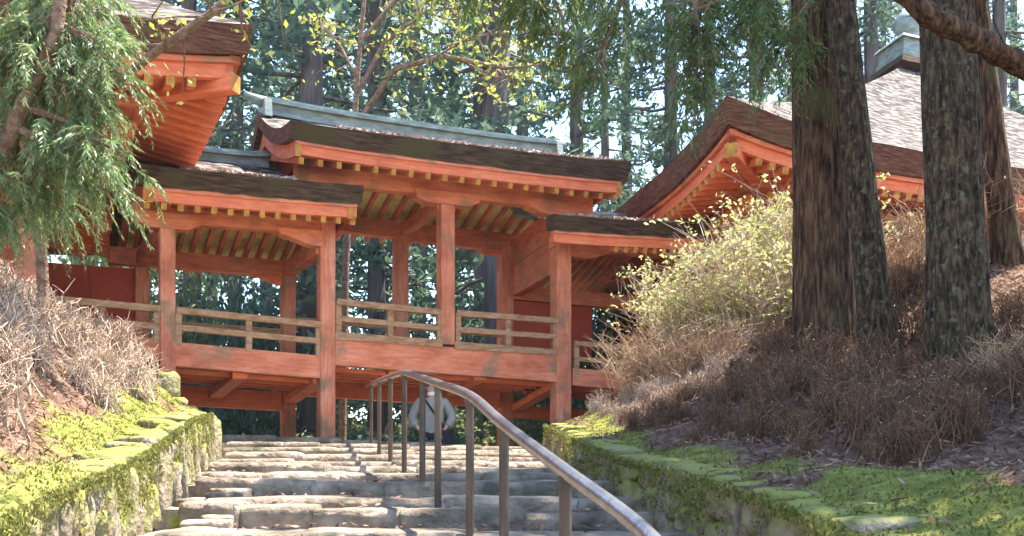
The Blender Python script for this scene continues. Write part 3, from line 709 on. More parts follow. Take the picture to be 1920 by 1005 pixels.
    for (z0, z1, w0, w1, nm, mt) in ((-.55, -.25, 1.25, 1.15, "finial_base", BARK), (-.25, .0, 1.0, 1.0, "dew_basin", COPP), (0, .55, .92, .92, "dew_basin", COPP), (.55, .68, 1.08, 1.0, "dew_basin_lid", COPP)):
        f4 = [Vector((apex.x, apex.y, zc + z0 * bw)) + (e1 * a + e2 * b) * w0 * bw for a, b in ((-1, -1), (1, -1), (1, 1), (-1, 1))]
        b4 = [Vector((apex.x, apex.y, zc + z1 * bw)) + (e1 * a + e2 * b) * w1 * bw for a, b in ((-1, -1), (1, -1), (1, 1), (-1, 1))]
        fin = hexa(nm, f4, b4, mt, root)
    pts = [(.68, .42), (.8, .62), (1.0, .5), (1.1, .3), (1.2, .45), (1.5, .62), (1.8, .55), (2.1, .3), (2.3, .06)]
    v, f = tube_data([Vector((apex.x, apex.y, zc + h * bw)) for h, r in pts], [r * bw for h, r in pts], 16); mesh_obj("jewel", v, f, COPP, fin, smooth=True)
    return root
AL = P(475, 45, 12.5)
hall("temple_hall", "vermilion hall behind drooping cedar sprays, with broad bare upturned eave corner", AL, -U, Vector((-2.41, 4.8, 0)).normalized(), 13, 13, 5.22, 3.2, 2.45,
     P(-130, -330, 20.5) if False else Vector((-12.5, 16.5, 11.2)), .36, 1.85, 5, 30, 40, .5)
AR = P(1362, 178, 14.9)
hall("temple_hall", "vermilion hall with speckled shingle roof and copper finial behind the cedar trunks", AR, Vector((2.63, 1.16, 0)).normalized(), Vector((-.95, 4.6, 0)).normalized(), 14, 14, 5.16, 3.2, 2.3,
     P(1702, 118, 26.2), .40, 1.8, 5, 46, 30, .62)

# ------------------------------------------------------------------ handrail on the steps
hr = [(-1, 2.9, None), (1060, 4.0, 884), (945, 5.0, 797), (881, 6.0, 742), (821, 7.3, 719), (792, 8.3, 709), (758, 9.5, 699), (732, 11.0, 706), (711, 12.7, 713), (696, 14.8, 720)]
HR = thing("handrail", P(821, 931, 7.3), "brown tubular steel handrail on slim posts running up the stone steps", "handrail")
rp = []
for x, d, y in hr:
    if y is None: rp.append(Vector((.52, 2.4, -.40))); rp.append(Vector((.42, 3.2, -.20))); continue
    rp.append(P(x, y, d))
posts = rp[2:]
smooth_pts = []
for i in range(len(rp) - 1):
    p0, p1, p2, p3 = rp[max(i - 1, 0)], rp[i], rp[i + 1], rp[min(i + 2, len(rp) - 1)]
    for k in range(6):
        t = k / 6; smooth_pts.append(0.5 * ((2 * p1) + (p2 - p0) * t + (2 * p0 - 5 * p1 + 4 * p2 - p3) * t * t + (3 * p1 - p0 - 3 * p2 + p3) * t ** 3))
smooth_pts.append(rp[-1])
v, f = tube_data(smooth_pts, [.030] * len(smooth_pts), 16); mesh_obj("rail", v, f, STEEL, HR, smooth=True)
for p in [Vector((.5, 3.0, -.26))] + posts:
    zb = float(zs(p.y)) - .12
    v, f = tube_data([Vector((p.x, p.y, zb)), Vector((p.x, p.y, p.z - .015))], [.025, .025], 12); po = mesh_obj("post", v, f, POST, HR, smooth=False)
    v, f = tube_data([Vector((p.x, p.y, p.z - .05)), Vector((p.x, p.y, p.z - .02))], [.03, .033], 12); mesh_obj("collar", v, f, POST, po)

# ------------------------------------------------------------------ cedar trunks on the bank
def trunk_mesh(name, pts, rad, m, sides=40, per=14, flute=.10, seed=0, flare=.35):
    """fluted, tapering trunk along a path"""
    pts = [Vector(p) for p in pts]; P_, R_ = [], []
    for i in range(len(pts) - 1):
        for k in range(per): t = k / per; P_.append(pts[i].lerp(pts[i + 1], t)); R_.append(rad[i] + (rad[i + 1] - rad[i]) * t)
    P_.append(pts[-1]); R_.append(rad[-1]); V, F = [], []
    z0 = P_[0].z
    for i, (p, r) in enumerate(zip(P_, R_)):
        h = p.z - z0; fl = flare * math.exp(-h / .45)
        for k in range(sides):
            a = 2 * math.pi * k / sides
            g = mnoise.noise(Vector((math.cos(a) * 3.2 + seed, math.sin(a) * 3.2, h * .22 + seed)))
            g2 = mnoise.noise(Vector((math.cos(a) * 9 + seed, math.sin(a) * 9, h * .9 + seed)))
            if sides > 60: g2 += 1.1 * (.35 - abs(mnoise.noise(Vector((math.cos(a) * 13 + seed, math.sin(a) * 13, h * .7)))) * 2)
            lobe = .5 + .5 * math.cos(a * 5 + seed)
            rr = r * (1 + flute * g + flute * .45 * g2 + fl * (.45 + .9 * lobe))
            V.append((p.x + math.cos(a) * rr, p.y + math.sin(a) * rr, p.z))
    for i in range(len(P_) - 1):
        for k in range(sides):
            a = i * sides + k; b = i * sides + (k + 1) % sides; F.append((a, b, b + sides, a + sides))
    return V, F
def sprays(rs, origins, dirs, L=.45, n=22, nl=.055, nw=.011, droop=.55):
    """drooping cedar sprays: finger-like leaflets set along curved twigs"""
    k = len(origins); t = np.tile(np.linspace(.08, 1, n), k); o = np.repeat(origins, n, 0); d = np.repeat(unit(dirs), n, 0)
    Ls = np.repeat(rs.uniform(.6, 1.25, k) * L, n)
    c = o + d * (t * Ls)[:, None]; c[:, 2] -= droop * (t ** 2) * Ls
    tang = d * Ls[:, None]; tang[:, 2] -= 2 * droop * t * Ls; tang = unit(tang)
    side = unit(np.cross(tang, np.array([0, 0, 1.0]))) * np.where(np.arange(k * n) % 2, 1, -1)[:, None]
    a = unit(tang * .75 + side * rs.uniform(.3, .9, (k * n, 1)) + rs.normal(size=(k * n, 3)) * .25 + np.array([0, 0, -.35]))
    s = rs.uniform(.7, 1.3, (k * n, 1)) * (1.15 - .5 * t)[:, None]
    b = unit(np.cross(a, rs.normal(size=(k * n, 3))))
    return c + a * nl * s, a * nl * s, b * nw * s
def branch_poly(p0, p1, r0, r1, sag=.1, n=5, rs=None, wob=.03):
    p0, p1 = Vector(p0), Vector(p1); L = (p1 - p0).length; pts = []
    for i in range(n + 1):
        t = i / n; q = p0.lerp(p1, t); q.z -= sag * L * 4 * t * (1 - t) * -.5
        if 0 < i < n and rs is not None: q += Vector(rs.uniform(-wob, wob, 3) * L)
        pts.append(q)
    return pts, [r0 + (r1 - r0) * i / n for i in range(n + 1)]

def near_tree(name, label, x_px, y_px, d, wpx, lean, m, seed, crown_c, crown_r, ncl, fl=.4):
    base = P(x_px, y_px, d); base.z = gz(base.x, base.y) - .25
    r = wpx / FPX * d / 2
    root = thing(name, base, label, "tree", None)
    top = base + Vector((lean[0], lean[1], 13))
    V, F = trunk_mesh("trunk", [base, base.lerp(top, .12), base.lerp(top, .45), top], [r * 1.16, r * 1.05, r * .95, r * .5], m, 110, 26, seed=seed, flare=fl)
    mesh_obj("trunk", V, F, m, root, smooth=True)
    rs = R(seed); cs, polys, ld = [], [], []
    for i in range(ncl):
        h = rs.uniform(6.2, 12.5); a = rs.uniform(0, 2 * math.pi); L = rs.uniform(1.2, crown_r) * (1.15 - (h - 6) / 12)
        st = base.lerp(top, h / 13.2); en = st + Vector((math.cos(a) * L + crown_c[0], math.sin(a) * L + crown_c[1], rs.uniform(-.5, .7)))
        polys.append(branch_poly(st, en, .05, .012, .08, 5, rs))
        for t in (.35, .55, .75, .9, 1.0): q = st.lerp(en, t); cs.append((q.x, q.y, q.z))
    v, f = tubes(polys, 4); mesh_obj("limbs", v, f, LIMB if m is TRUNK else m, root)
    cs = np.array(cs); pts = clump_points(rs, cs, rs.uniform(.35, .65, len(cs)), 46, .6)
    me = kites("crown", pts - np.array(base), *rand_leaves(rs, pts, .15, .045, .5)[1:], CEDAR); link("crown", me, base, root)
    return root, base, top
near_tree("cedar_tree", "thick reddish cedar trunk with ridged bark, standing behind a slimmer trunk", 1548, 652, 11.0, 100, (-.2, .1), TRUNK, 21, (3.4, -1.3), 1.7, 24, .2)
T1 = bpy.data.objects["cedar_tree"]
near_tree("cedar_tree", "slim leaning cedar trunk close in front of the thick reddish trunk", 1655, 700, 10.2, 56, (-1.35, .3), TRUNKL, 22, (3.8, -1.8), 1.0, 5)
near_tree("cedar_tree", "stout lichen-grey cedar trunk with mossy flared roots under a heavy bare limb", 1806, 770, 9.0, 98, (-.45, .2), TRUNKL, 23, (4.2, -.9), 1.8, 28, .5)
T3 = bpy.data.objects["cedar_tree.002"]
near_tree("cedar_tree", "leaning sunlit cedar trunk half hidden behind the stout lichen-grey trunk", 1897, 600, 12.0, 42, (-1.4, .5), TRUNK, 24, (3.5, -1.5), 1.2, 7)
# heavy bare limb crossing in front of the third trunk
rs = R(77)
lp0 = [P(1640, -60, 7.6), P(1705, 0, 7.6), P(1760, 40, 7.6), P(1830, 75, 7.7), P(1925, 125, 7.9), P(2060, 210, 8.2)]
lp = lp0
lr0 = [.055, .072, .082, .085, .09, .10]
lpf = [lp[i].lerp(lp[i + 1], k / 8) for i in range(5) for k in range(8)] + [lp[-1]]
lrf = [lr0[i] + (lr0[i + 1] - lr0[i]) * k / 8 for i in range(5) for k in range(8)] + [lr0[-1]]
v, f = tubes([(lpf, lrf)], 14, True)
v = [tuple(Vector(p) + Vector(mnoise.noise_vector(Vector(p) * 9)) * .034) for p in v]
BL = thing("cedar_tree", Vector((4.9, 8.4, gz(4.9, 8.4) - .2)), "cedar outside the frame, sending a knotty bare limb across the grey trunk", "tree")
mesh_obj("limb", v, f, TRUNK, BL, smooth=True)
Vt, Ft = trunk_mesh("trunk", [BL.location, BL.location + Vector((0, 0, 4)), BL.location + Vector((.1, 0, 10))], [.3, .27, .2], TRUNK, seed=9); mesh_obj("trunk", Vt, Ft, TRUNK, BL, smooth=True)
rs2 = R(78); cs_, pl_ = [], []
for k in range(46):
    h = rs2.uniform(6.5, 11.5); a_ = rs2.uniform(0, 6.283); st_ = BL.location + Vector((0, 0, h)); en_ = st_ + Vector((math.cos(a_) * rs2.uniform(1, 2.9) + 1.6, math.sin(a_) * rs2.uniform(1, 3.0) - 2.0, rs2.uniform(-.4, .6)))
    pl_.append(branch_poly(st_, en_, .05, .012, .08, 5, rs2)); cs_ += [tuple(st_.lerp(en_, t)) for t in (.4, .6, .8, 1.0)]
v, f = tubes(pl_, 4); mesh_obj("limbs", v, f, LIMB, BL)
cs_ = np.array(cs_); pp_ = clump_points(rs2, cs_, rs2.uniform(.35, .65, len(cs_)), 40, .6)
link("crown", kites("crown", pp_ - np.array(BL.location), *rand_leaves(rs2, pp_, .15, .045, .5)[1:], CEDAR), BL.location, BL)
tw = []
for k in range(24):
    t = rs.uniform(0, 1); i = min(int(t * 5), 4); q = lp[i].lerp(lp[i + 1], t * 5 - i)
    tw.append(branch_poly(q, q + Vector((rs.uniform(-.25, .25), rs.uniform(-.2, .2), rs.uniform(-.05, .35))), .012, .004, .1, 3, rs))
v, f = tubes(tw, 4); mesh_obj("twigs", v, f, TRUNKL, BL)

# hanging cedar boughs of the first trunk, reaching over the steps
def bough(root, name, paths, seed, leafm, dens, L=.42, spread=.55, nl=.055, nw=.011, droop=.6, nn=18):
    rs = R(seed); polys = []; org, dr = [], []
    for p0, p1 in paths:
        pts, rad = branch_poly(p0, p1, .035, .008, .06, 6, rs); polys.append((pts, rad))
        for k in range(dens):
            t = rs.uniform(.12, 1); i = min(int(t * 6), 5); q = pts[i].lerp(pts[i + 1], t * 6 - i)
            dv = (Vector(p1) - Vector(p0)).normalized() * .5 + Vector(rs.normal(size=3)) * .6 + Vector((0, 0, -.55))
            e = q + dv.normalized() * rs.uniform(.15, spread); polys.append(([q, q.lerp(e, .5) + Vector((0, 0, .02)), e], [.007, .005, .003]))
            for j in range(4):
                z = q.lerp(e, rs.uniform(.3, 1)); org.append(tuple(z)); dd = dv.normalized() + Vector(rs.normal(size=3)) * .55; dr.append(tuple(dd))
    v, f = tubes(polys, 4); o = mesh_obj(name + "_limbs", v, f, LIMB, root)
    o.name = "limbs"
    org = np.array(org); c, a, b = sprays(rs, org, np.array(dr), L, nn, nl, nw, droop)
    base = np.array(root.location); link("foliage", kites("foliage", c - base, a, b, leafm), root.location, root)
bough(T1, "hang", [(P(1530, -60, 10.6), P(1300, 20, 9.6)), (P(1330, -60, 10), P(1275, 165, 9.6)), (P(1540, -30, 10.5), P(1455, 140, 10.2)), (P(1500, -80, 10.6), P(1100, -40, 9.4)), (P(1200, -60, 9.6), P(1112, 140, 9.3)),
                   (P(1420, -60, 10.2), P(1400, 60, 9.8)), (P(1290, -40, 9.8), P(1320, 110, 9.6))], 61, CEDAR, 19, .34, .5, .05, .010, .8)
bough(T1, "hang", [(P(1120, -70, 9.4), P(960, -10, 9.2)), (P(1010, -60, 9.2), P(780, -20, 9.0)), (P(1000, -60, 9.2), P(1075, 60, 9.2))], 62, CEDARY, 12, .30, .4, .045, .010, .8)

# left foreground cedar
LT = thing("cedar_tree", Vector((-5.1, 8.2, gz(-5.1, 8.2) - .2)), "small cedar with sunlit trunk and dense drooping sprays in front of the eave", "tree")
b0 = LT.location.copy()
pth = [b0, b0 + Vector((.1, -.1, .8)), P(-15, 330, 7.9), P(55, 170, 7.8), P(105, 60, 7.8), P(120, -60, 7.8), P(150, -260, 7.9)]
V, F = trunk_mesh("trunk", pth, [.11, .10, .075, .062, .052, .045, .03], LIMB, 14, 6, .12, 3, .3); mesh_obj("trunk", V, F, LIMB, LT, smooth=True)
paths = []
rs = R(91)
for y0, x1, y1 in ((40, 200, 110), (90, 235, 175), (140, 215, 225), (200, 225, 285), (235, 195, 325), (280, 120, 370), (60, 60, 180), (10, 165, 40), (-40, 190, 10), (150, 130, 260), (250, 60, 380), (20, 20, 100), (190, 20, 260), (-60, 130, 40), (-80, 40, 30), (120, -40, 150), (300, -30, 380), (40, -40, 60)):
    st = P(np.interp(y0, [-60, 60, 170, 330], [120, 105, 55, -15]), y0, 7.85)
    paths.append((st, P(x1, y1, 7.85 + rs.uniform(-.25, .9))))
bough(LT, "left", paths, 92, CEDARL, 15, .30, .40, .036, .0055, .6, 44)
c1 = []
# ------------------------------------------------------------------ far cedars and other trees behind the corridor
def far_crowns():
    out = []
    for k in range(5):
        rs = R(200 + k); cs, polys = [], []
        H = 30
        for i in range(82):
            h = 2.0 + (i / 82) * 27 + rs.uniform(-.6, .6); a = rs.uniform(0, 6.283); L = rs.uniform(.9, 3.4) * (1.0 if h < 20 else (31 - h) / 11)
            en = Vector((math.cos(a) * L, math.sin(a) * L, h - rs.uniform(0, .9))); polys.append(branch_poly((0, 0, h), en, .07, .015, -.05, 4, rs))
            for t in (.55, .8, 1.0)[: rs.randint(1, 4)]:
                cs.append((en.x * t, en.y * t, h + (en.z - h) * t))
        cs = np.array(cs); pts = clump_points(rs, cs, rs.uniform(.4, .95, len(cs)), 34, .75)
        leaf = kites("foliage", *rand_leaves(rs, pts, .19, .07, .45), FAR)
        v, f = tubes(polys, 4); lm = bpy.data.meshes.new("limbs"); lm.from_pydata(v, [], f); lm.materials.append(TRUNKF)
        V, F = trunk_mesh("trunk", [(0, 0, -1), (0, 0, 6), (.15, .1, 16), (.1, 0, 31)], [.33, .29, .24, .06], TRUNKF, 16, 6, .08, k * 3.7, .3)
        tm = bpy.data.meshes.new("trunk"); tm.from_pydata(V, [], F); tm.materials.append(TRUNKF); tm.polygons.foreach_set("use_smooth", [True] * len(tm.polygons))
        out.append((leaf, lm, tm))
    return out
FC = far_crowns()
def place_far(i, x, y, sc, rot, label, group):
    z = gz(x, y)
    root = thing("cedar_tree", (x, y, z), label, "tree", group)
    for nm, me in zip(("foliage", "limbs", "trunk"), FC[i % 5]):
        o = bpy.data.objects.new(nm, me); COL.objects.link(o); o.parent = root
    root.rotation_euler = (0, 0, rot); root.scale = (sc, sc, sc * 1.0); return root
rs = R(300)
spots = [(575, 33), (640, 46), (716, 38), (786, 44), (706, 29), (586, 26), (905, 36), (985, 47), (1080, 40), (1255, 35), (1180, 48), (1330, 44), (1420, 34), (1520, 46), (360, 31), (440, 40), (500, 50), (250, 44),
         (150, 36), (60, 48), (1640, 40), (1760, 47), (1880, 38), (-60, 42), (850, 55), (1130, 60), (400, 58), (1480, 58), (930, 28), (310, 52), (1900, 55), (1660, 62), (0, 60), (2050, 50), (-200, 50), (760, 70), (540, 68)]
for k, (px, d) in enumerate(spots):
    zn = 0 if px < 380 else 1 if px < 520 else 2 if px < 1100 else 3 if px < 1360 else 4
    where = ("behind the hall with the drooping cedar before it", "between the upturned eave corner and the copper ridge", "above and behind the bridge's copper ridge", "between the bridge roof and the gable-like eave corner", "behind the hall with the finial")[zn]
    look = "thick-trunked grey cedar" if d < 37 else "mid-distance tall cedar" if d < 52 else "slender distant cedar"
    lab = look + " " + where
    place_far(k, (px - 960) / FPX * d, d, rs.uniform(.85, 1.15), rs.uniform(0, 6.28), lab, look + "s " + where)

# maple with young yellow leaves and bare boughs above the ridge
def broadleaf(name, label, base, boughs, leafm, seed, nl, lsize, group=None):
    root = thing(name, base, label, "tree", group); rs = R(seed); polys, cs = [], []
    for pts, rads in boughs: polys.append((pts, rads))
    for pts, rads in boughs[1:]:
        for k in range(16):
            t = rs.uniform(.25, 1) * (len(pts) - 1); i = min(int(t), len(pts) - 2); q = pts[i].lerp(pts[i + 1], t - i)
            e = q + Vector(rs.normal(size=3)) * .38; polys.append(([q, q.lerp(e, .5) + Vector(rs.normal(size=3)) * .05, e], [.014, .009, .004]))
            cs.append(tuple(e)); cs.append(tuple(q.lerp(e, .6)))
    v, f = tubes(polys, 6); mesh_obj("branches", v, f, LIMB, root, smooth=True)
    cs = np.array(cs); pts = clump_points(rs, cs, rs.uniform(.12, .32, len(cs)), nl, .5)
    bb = np.array(base, float); link("foliage", kites("foliage", pts - bb, *rand_leaves(rs, pts, lsize, lsize * .5, .2)[1:], leafm), base, root)
    return root
D = 21.5
mb = P(640, 800, D); mb.z = gz(mb.x, mb.y) - .2
broadleaf("maple_tree", "slender tree with sparse yellow young leaves and pale boughs above the copper ridge", mb,
          [([mb, P(648, 500, D), P(660, 300, D), P(672, 120, D), P(690, -80, D)], [.10, .09, .075, .06, .04]),
           ([P(664, 240, D), P(740, 130, D - .5), P(830, 105, D - 1), P(950, 128, D - 1.5), P(1010, 122, D - 1.5)], [.07, .06, .05, .035, .012]),
           ([P(668, 180, D), P(720, 80, D), P(800, 20, D - .4), P(900, 10, D - .8)], [.06, .05, .035, .012]), ([P(676, 80, D), P(740, 0, D), P(850, -40, D - .5), P(960, 30, D - .9)], [.05, .045, .03, .012]),
           ([P(670, 150, D), P(640, 90, D), P(600, 40, D + .3)], [.04, .03, .012]), ([P(820, 105, D - 1), P(880, 70, D - 1.2), P(960, 60, D - 1.4)], [.03, .02, .008]),
           ([P(850, 108, D - 1), P(930, 145, D - 1.2), P(1000, 150, D - 1.4)], [.03, .02, .008])], MAPLE, 401, 4, .075)
# bare grey limb that crosses in front of the left eave corner
D2 = 9.2
sb = P(420, 0, D2)
lb = Vector((-4.4, 9.6, gz(-4.4, 9.6) - .2))
broadleaf("bare_tree", "pale bare limb with tufts of young leaves crossing before the upturned eave corner", lb,
          [([lb, lb + Vector((-.1, 0, 1.6)), P(150, 260, 9.5), P(200, 170, 9.4)], [.06, .055, .05, .045]),
           ([P(200, 170, 9.4), P(285, 103, D2), P(345, 60, D2), P(400, 22, D2), P(450, -30, D2), P(540, -120, D2)], [.045, .042, .040, .038, .036, .03])], MAPLE, 402, 4, .04)

# light bushes and undergrowth behind the corridor
def bush_meshes(leafm, seed, n, cl=60, size=.06, per=60):
    out = []
    for k in range(n):
        rs = R(seed + k); cs = unit(rs.normal(size=(cl, 3))) * rs.uniform(.3, 1, (cl, 1)) * np.array([1, 1, .8]); cs[:, 2] = np.abs(cs[:, 2]) * 1.25 + .12
        pts = clump_points(rs, cs, rs.uniform(.16, .34, cl), per, .8); lf = kites("foliage", *rand_leaves(rs, pts, size, size * .45, .2), leafm)
        v, f = tubes([branch_poly((0, 0, -.1), c, .02, .005, .05, 3, rs) for c in cs[:24]], 4); st = bpy.data.meshes.new("stems"); st.from_pydata(v, [], f); st.materials.append(TWIGD)
        out.append((lf, st))
    return out
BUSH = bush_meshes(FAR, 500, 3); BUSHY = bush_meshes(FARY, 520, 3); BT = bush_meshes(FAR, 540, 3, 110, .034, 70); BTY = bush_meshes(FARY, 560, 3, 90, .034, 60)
def place_parts(name, meshes, names, loc, rot, sc, label, cat, group=None):
    root = thing(name, loc, label, cat, group); root.rotation_euler = (0, 0, rot); root.scale = sc if hasattr(sc, "__len__") else (sc, sc, sc)
    for nm, me in zip(names, meshes): o = bpy.data.objects.new(nm, me); COL.objects.link(o); o.parent = root
    return root
rs = R(610)
for k in range(46):
    px = rs.uniform(250, 1250); d = rs.uniform(20.5, 32); x = (px - 960) / FPX * d; y_ = (k % 4 == 0)
    place_parts("bush", (BUSHY if y_ else BUSH)[k % 3], ("foliage", "stems"), (x, d, gz(x, d)), rs.uniform(0, 6), rs.uniform(.6, 1.25),
                "pale green bush growing under the trees beyond the bridge" if y_ else "dark evergreen bush growing under the trees beyond the bridge", "bush", "pale bushes beyond the bridge" if y_ else "dark bushes beyond the bridge")
for k in range(26):
    px = rs.uniform(560, 1010); d = rs.uniform(24, 40); x = (px - 960) / FPX * d; y_ = (k % 3 == 0)
    place_parts("bush", (BUSHY if y_ else BUSH)[k % 3], ("foliage", "stems"), (x, d, gz(x, d)), rs.uniform(0, 6), rs.uniform(1.0, 1.7),
                "pale green bush growing under the trees beyond the bridge" if y_ else "dark evergreen bush growing under the trees beyond the bridge", "bush", "pale bushes beyond the bridge" if y_ else "dark bushes beyond the bridge")
# small sunny trees that close the view just above the roofs
for k, (px, d, sc) in enumerate(((440, 27, 3.2), (1010, 30, 2.6), (860, 36, 3.2), (1120, 28, 3.0), (1185, 26, 2.6), (1240, 32, 3.2), (1330, 29, 3.0), (250, 27, 3.4))):
    x = (px - 960) / FPX * d
    place_parts("young_tree", (BTY if k % 2 else BT)[k % 3], ("foliage", "stems"), (x, d, gz(x, d) - .1), k, (sc * .8, sc * .8, sc * 1.7),
                "bushy sunlit light-green tree showing over the roofs" if k % 2 else "bushy dark-green understorey tree showing over the roofs", "tree", "sunlit understorey trees" if k % 2 else "dark understorey trees")

# ------------------------------------------------------------------ shrubs on the banks
def shrub_meshes(n, seed, stems, h, spread, tm, leafm=None, leaves=0, lsize=.02, sub=4, base_r=.4):
    out = []
    for k in range(n):
        rs = R(seed + k); polys, tips = [], []
        for i in range(stems):
            a = rs.uniform(0, 6.283); sp = spread * rs.uniform(.1, 1) ** .7; st = Vector((math.cos(a * 3) * base_r * rs.rand(), math.sin(a * 5) * base_r * rs.rand(), -.12))
            en = Vector((math.cos(a) * sp, math.sin(a) * sp, h * rs.uniform(.55, 1.05))); md = st.lerp(en, .5) + Vector(rs.uniform(-.08, .08, 3)) * h + Vector((0, 0, .12 * h))
            pts = [st, st.lerp(md, .5) + Vector(rs.uniform(-.02, .02, 3)), md, md.lerp(en, .55) + Vector(rs.uniform(-.03, .03, 3)), en]; polys.append((pts, [.009, .008, .006, .0045, .003]))
            for j in range(sub):
                t = rs.randint(1, 4); q = pts[t].lerp(pts[t + 1], rs.rand()); e = q + Vector((rs.normal() * .16, rs.normal() * .16, rs.uniform(.02, .28))) * h * 1.1
                polys.append(([q, q.lerp(e, .5) + Vector(rs.uniform(-.02, .02, 3)), e], [.005, .004, .0025])); tips.append(e); tips.append(q.lerp(e, .6))
            tips.append(en)
        v, f = tubes(polys, 3); me = bpy.data.meshes.new("stems"); me.from_pydata(v, [], f); me.materials.append(tm); ms = [me]
        if leafm:
            tp = np.array([tuple(t) for t in tips]); tp = tp[rs.rand(len(tp)) < (.4 if leaves > 300 else 1)]; sel = tp[rs.randint(len(tp), size=leaves)] + rs.normal(size=(leaves, 3)) * np.array([.035, .035, .016]) * h
            sel = sel[sel[:, 2] > h * rs.uniform(.25, .45)] if leaves > 300 else sel
            ms.append(kites("leaves", *rand_leaves(rs, sel, lsize, lsize * .5, -.1), leafm))
        out.append(ms)
    return out
DRY = shrub_meshes(5, 700, 40, .5, .34, TWIG, AZLEAF, 40, .012)
DRYB = shrub_meshes(5, 720, 44, .6, .36, TWIGD, AZLEAF, 36, .014)
AZA = shrub_meshes(3, 740, 120, 1.9, 1.3, TWIG, AZLEAF, 4000, .042, 9, .2)
TWIGT = mat("tan_twigs", [(0.0, (.20, .11, .06)), (0.5, (.36, .22, .13)), (1.0, (.50, .35, .23))], island=True, rough=.9)
BARE = shrub_meshes(3, 760, 90, 1.1, .85, TWIGT, AZLEAF, 200, .018, 7)
nm2 = ("stems", "leaves")
rs = R(800)
for k in range(90):      # bank above the slab wall
    y = rs.uniform(5.0, 12.0); q = rs.uniform(.55, 2.2) if y > 7 else rs.uniform(.6, 2.0); x = XL(y) - q
    place_parts("dry_shrub", DRY[k % 5], nm2, (x, y, gz(x, y)), rs.uniform(0, 6), rs.uniform(.35, .85), "low dry shrub with pale bare twigs " + ("next to the bright moss above the slab wall" if q < 1.1 else "high on the bank above the slab wall"), "shrub", "dry shrubs near the moss" if q < 1.1 else "dry shrubs high on the bank")
for k in range(290):     # bank under the cedars
    y = rs.uniform(5.6, 13.5); lo = np.interp(y, [6, 9, 12], [1.3, .9, .75]) * (1 if k < 210 else .62); x = XR(y) + lo + (rs.uniform(0, 3.8) if k < 210 else rs.uniform(0, 1.4))
    far_l = y > 10.8 and x < 2.6
    wh = "beside the tan shrubs on the sunlit end of the bank" if far_l else "on the slope behind the cedar trunks" if y > 11.2 else "low on the bank just above the mossy dark wall" if x - XR(y) < 1.5 else "around the feet of the cedar trunks" if y > 8.6 else "on the shaded litter slope in front of the cedar trunks"
    place_parts("dry_shrub", (DRY if far_l else DRYB)[k % 5], nm2, (x, y, gz(x, y)), rs.uniform(0, 6), rs.uniform(.3, .8) * np.interp(x - XR(y), [.8, 2.5], [.6, 1.0]),
                "low bare-twigged shrub " + wh, "shrub", "bare shrubs " + wh)
for (px, py, d, sc, kind, lab) in ((1400, 640, 12.4, .80, 0, "large azalea shrub covered in fresh pale yellow-green leaves beside the thick cedar trunk"),
                                   (1285, 640, 12.9, .70, 1, "spreading azalea shrub with pale twigs reaching towards the bridge post"),
                                   (1500, 600, 13.2, .82, 2, "leafy azalea shrub growing directly behind the thick cedar trunk")):
    p = P(px, py, d); place_parts("azalea_shrub", AZA[kind], nm2, (p.x, p.y, gz(p.x, p.y) - .05), kind * 2.1, sc, lab, "shrub")
for (px, d, sc, r_) in ((1205, 12.2, .75, 0), (1270, 11.8, .65, 2.2), (1340, 11.6, .6, 4)):
    x = (px - 960) / FPX * d; place_parts("bare_shrub", BARE[int(r_) % 3], nm2, (x, d, gz(x, d) - .05), r_, sc, "leafless tan shrub with fine curling twigs below the leafy azalea", "shrub", "tan shrubs below the azalea")
for (px, d, sc) in ((1700, 12.0, .8), (1760, 12.6, .9), (1880, 8.2, .45), (1950, 8.0, .5), (1840, 12.5, .9)):
    x = (px - 960) / FPX * d; place_parts("bare_shrub", BARE[int(px) % 3], nm2, (x, d, gz(x, d) - .05), px, sc, "tall leafless shrub with thin brown twigs between the cedar trunks", "shrub", "leafless shrubs between the cedar trunks")

# litter, moss tufts, fallen needles
def scatter(n, seed, region, dens):
    rs = R(seed); y = rs.uniform(region[2], region[3], n); x = rs.uniform(region[0], region[1], n); keep = dens(x, y, rs); x, y = x[keep], y[keep]; return rs, np.stack([x, y, ground(x, y)], 1)
def lit_d(x, y, rs):
    ql = XL(y) - x; qr = x - XR(y); mm = moss_mask(x, y); return ((ql > .1) | (qr > .1)) & (rs.rand(len(x)) > mm * .93)
rs_, c = scatter(150000, 900, (-7, 7.5, 3, 14.5), lit_d)
N = len(c); c[:, 2] += rs_.uniform(.0, .05, N); a = rs_.normal(size=(N, 3)); a[:, 2] *= .45; a = unit(a); b = unit(np.cross(a, rs_.normal(size=(N, 3)) + np.array([0, 0, 2])));
s = rs_.uniform(.5, 1.3, (N, 1)); lo = link("leaf_litter", kites("leaf_litter", c, a * .036 * s, b * .0065 * s, LITTER), (0, 0, 0)); tag(lo, "brown fallen leaves and twigs covering both banks", "leaf litter", kind="stuff")
def moss_d(x, y, rs): return rs.rand(len(x)) < moss_mask(x, y) * .95
rs_, c = scatter(260000, 901, (-6, 5, 3, 14.2), moss_d)
N = len(c); a = rs_.normal(size=(N, 3)) * .9; a[:, 2] = np.abs(a[:, 2]) + .25; a = unit(a); b = unit(np.cross(a, rs_.normal(size=(N, 3)))); s = rs_.uniform(.5, 1.4, (N, 1))
mo = link("moss", kites("moss", c + a * .012, a * .011 * s, b * .005 * s, MOSSB), (0, 0, 0)); tag(mo, "bright yellow-green moss carpeting the bank edges", "moss", kind="stuff")
rs_ = R(903); cc = []
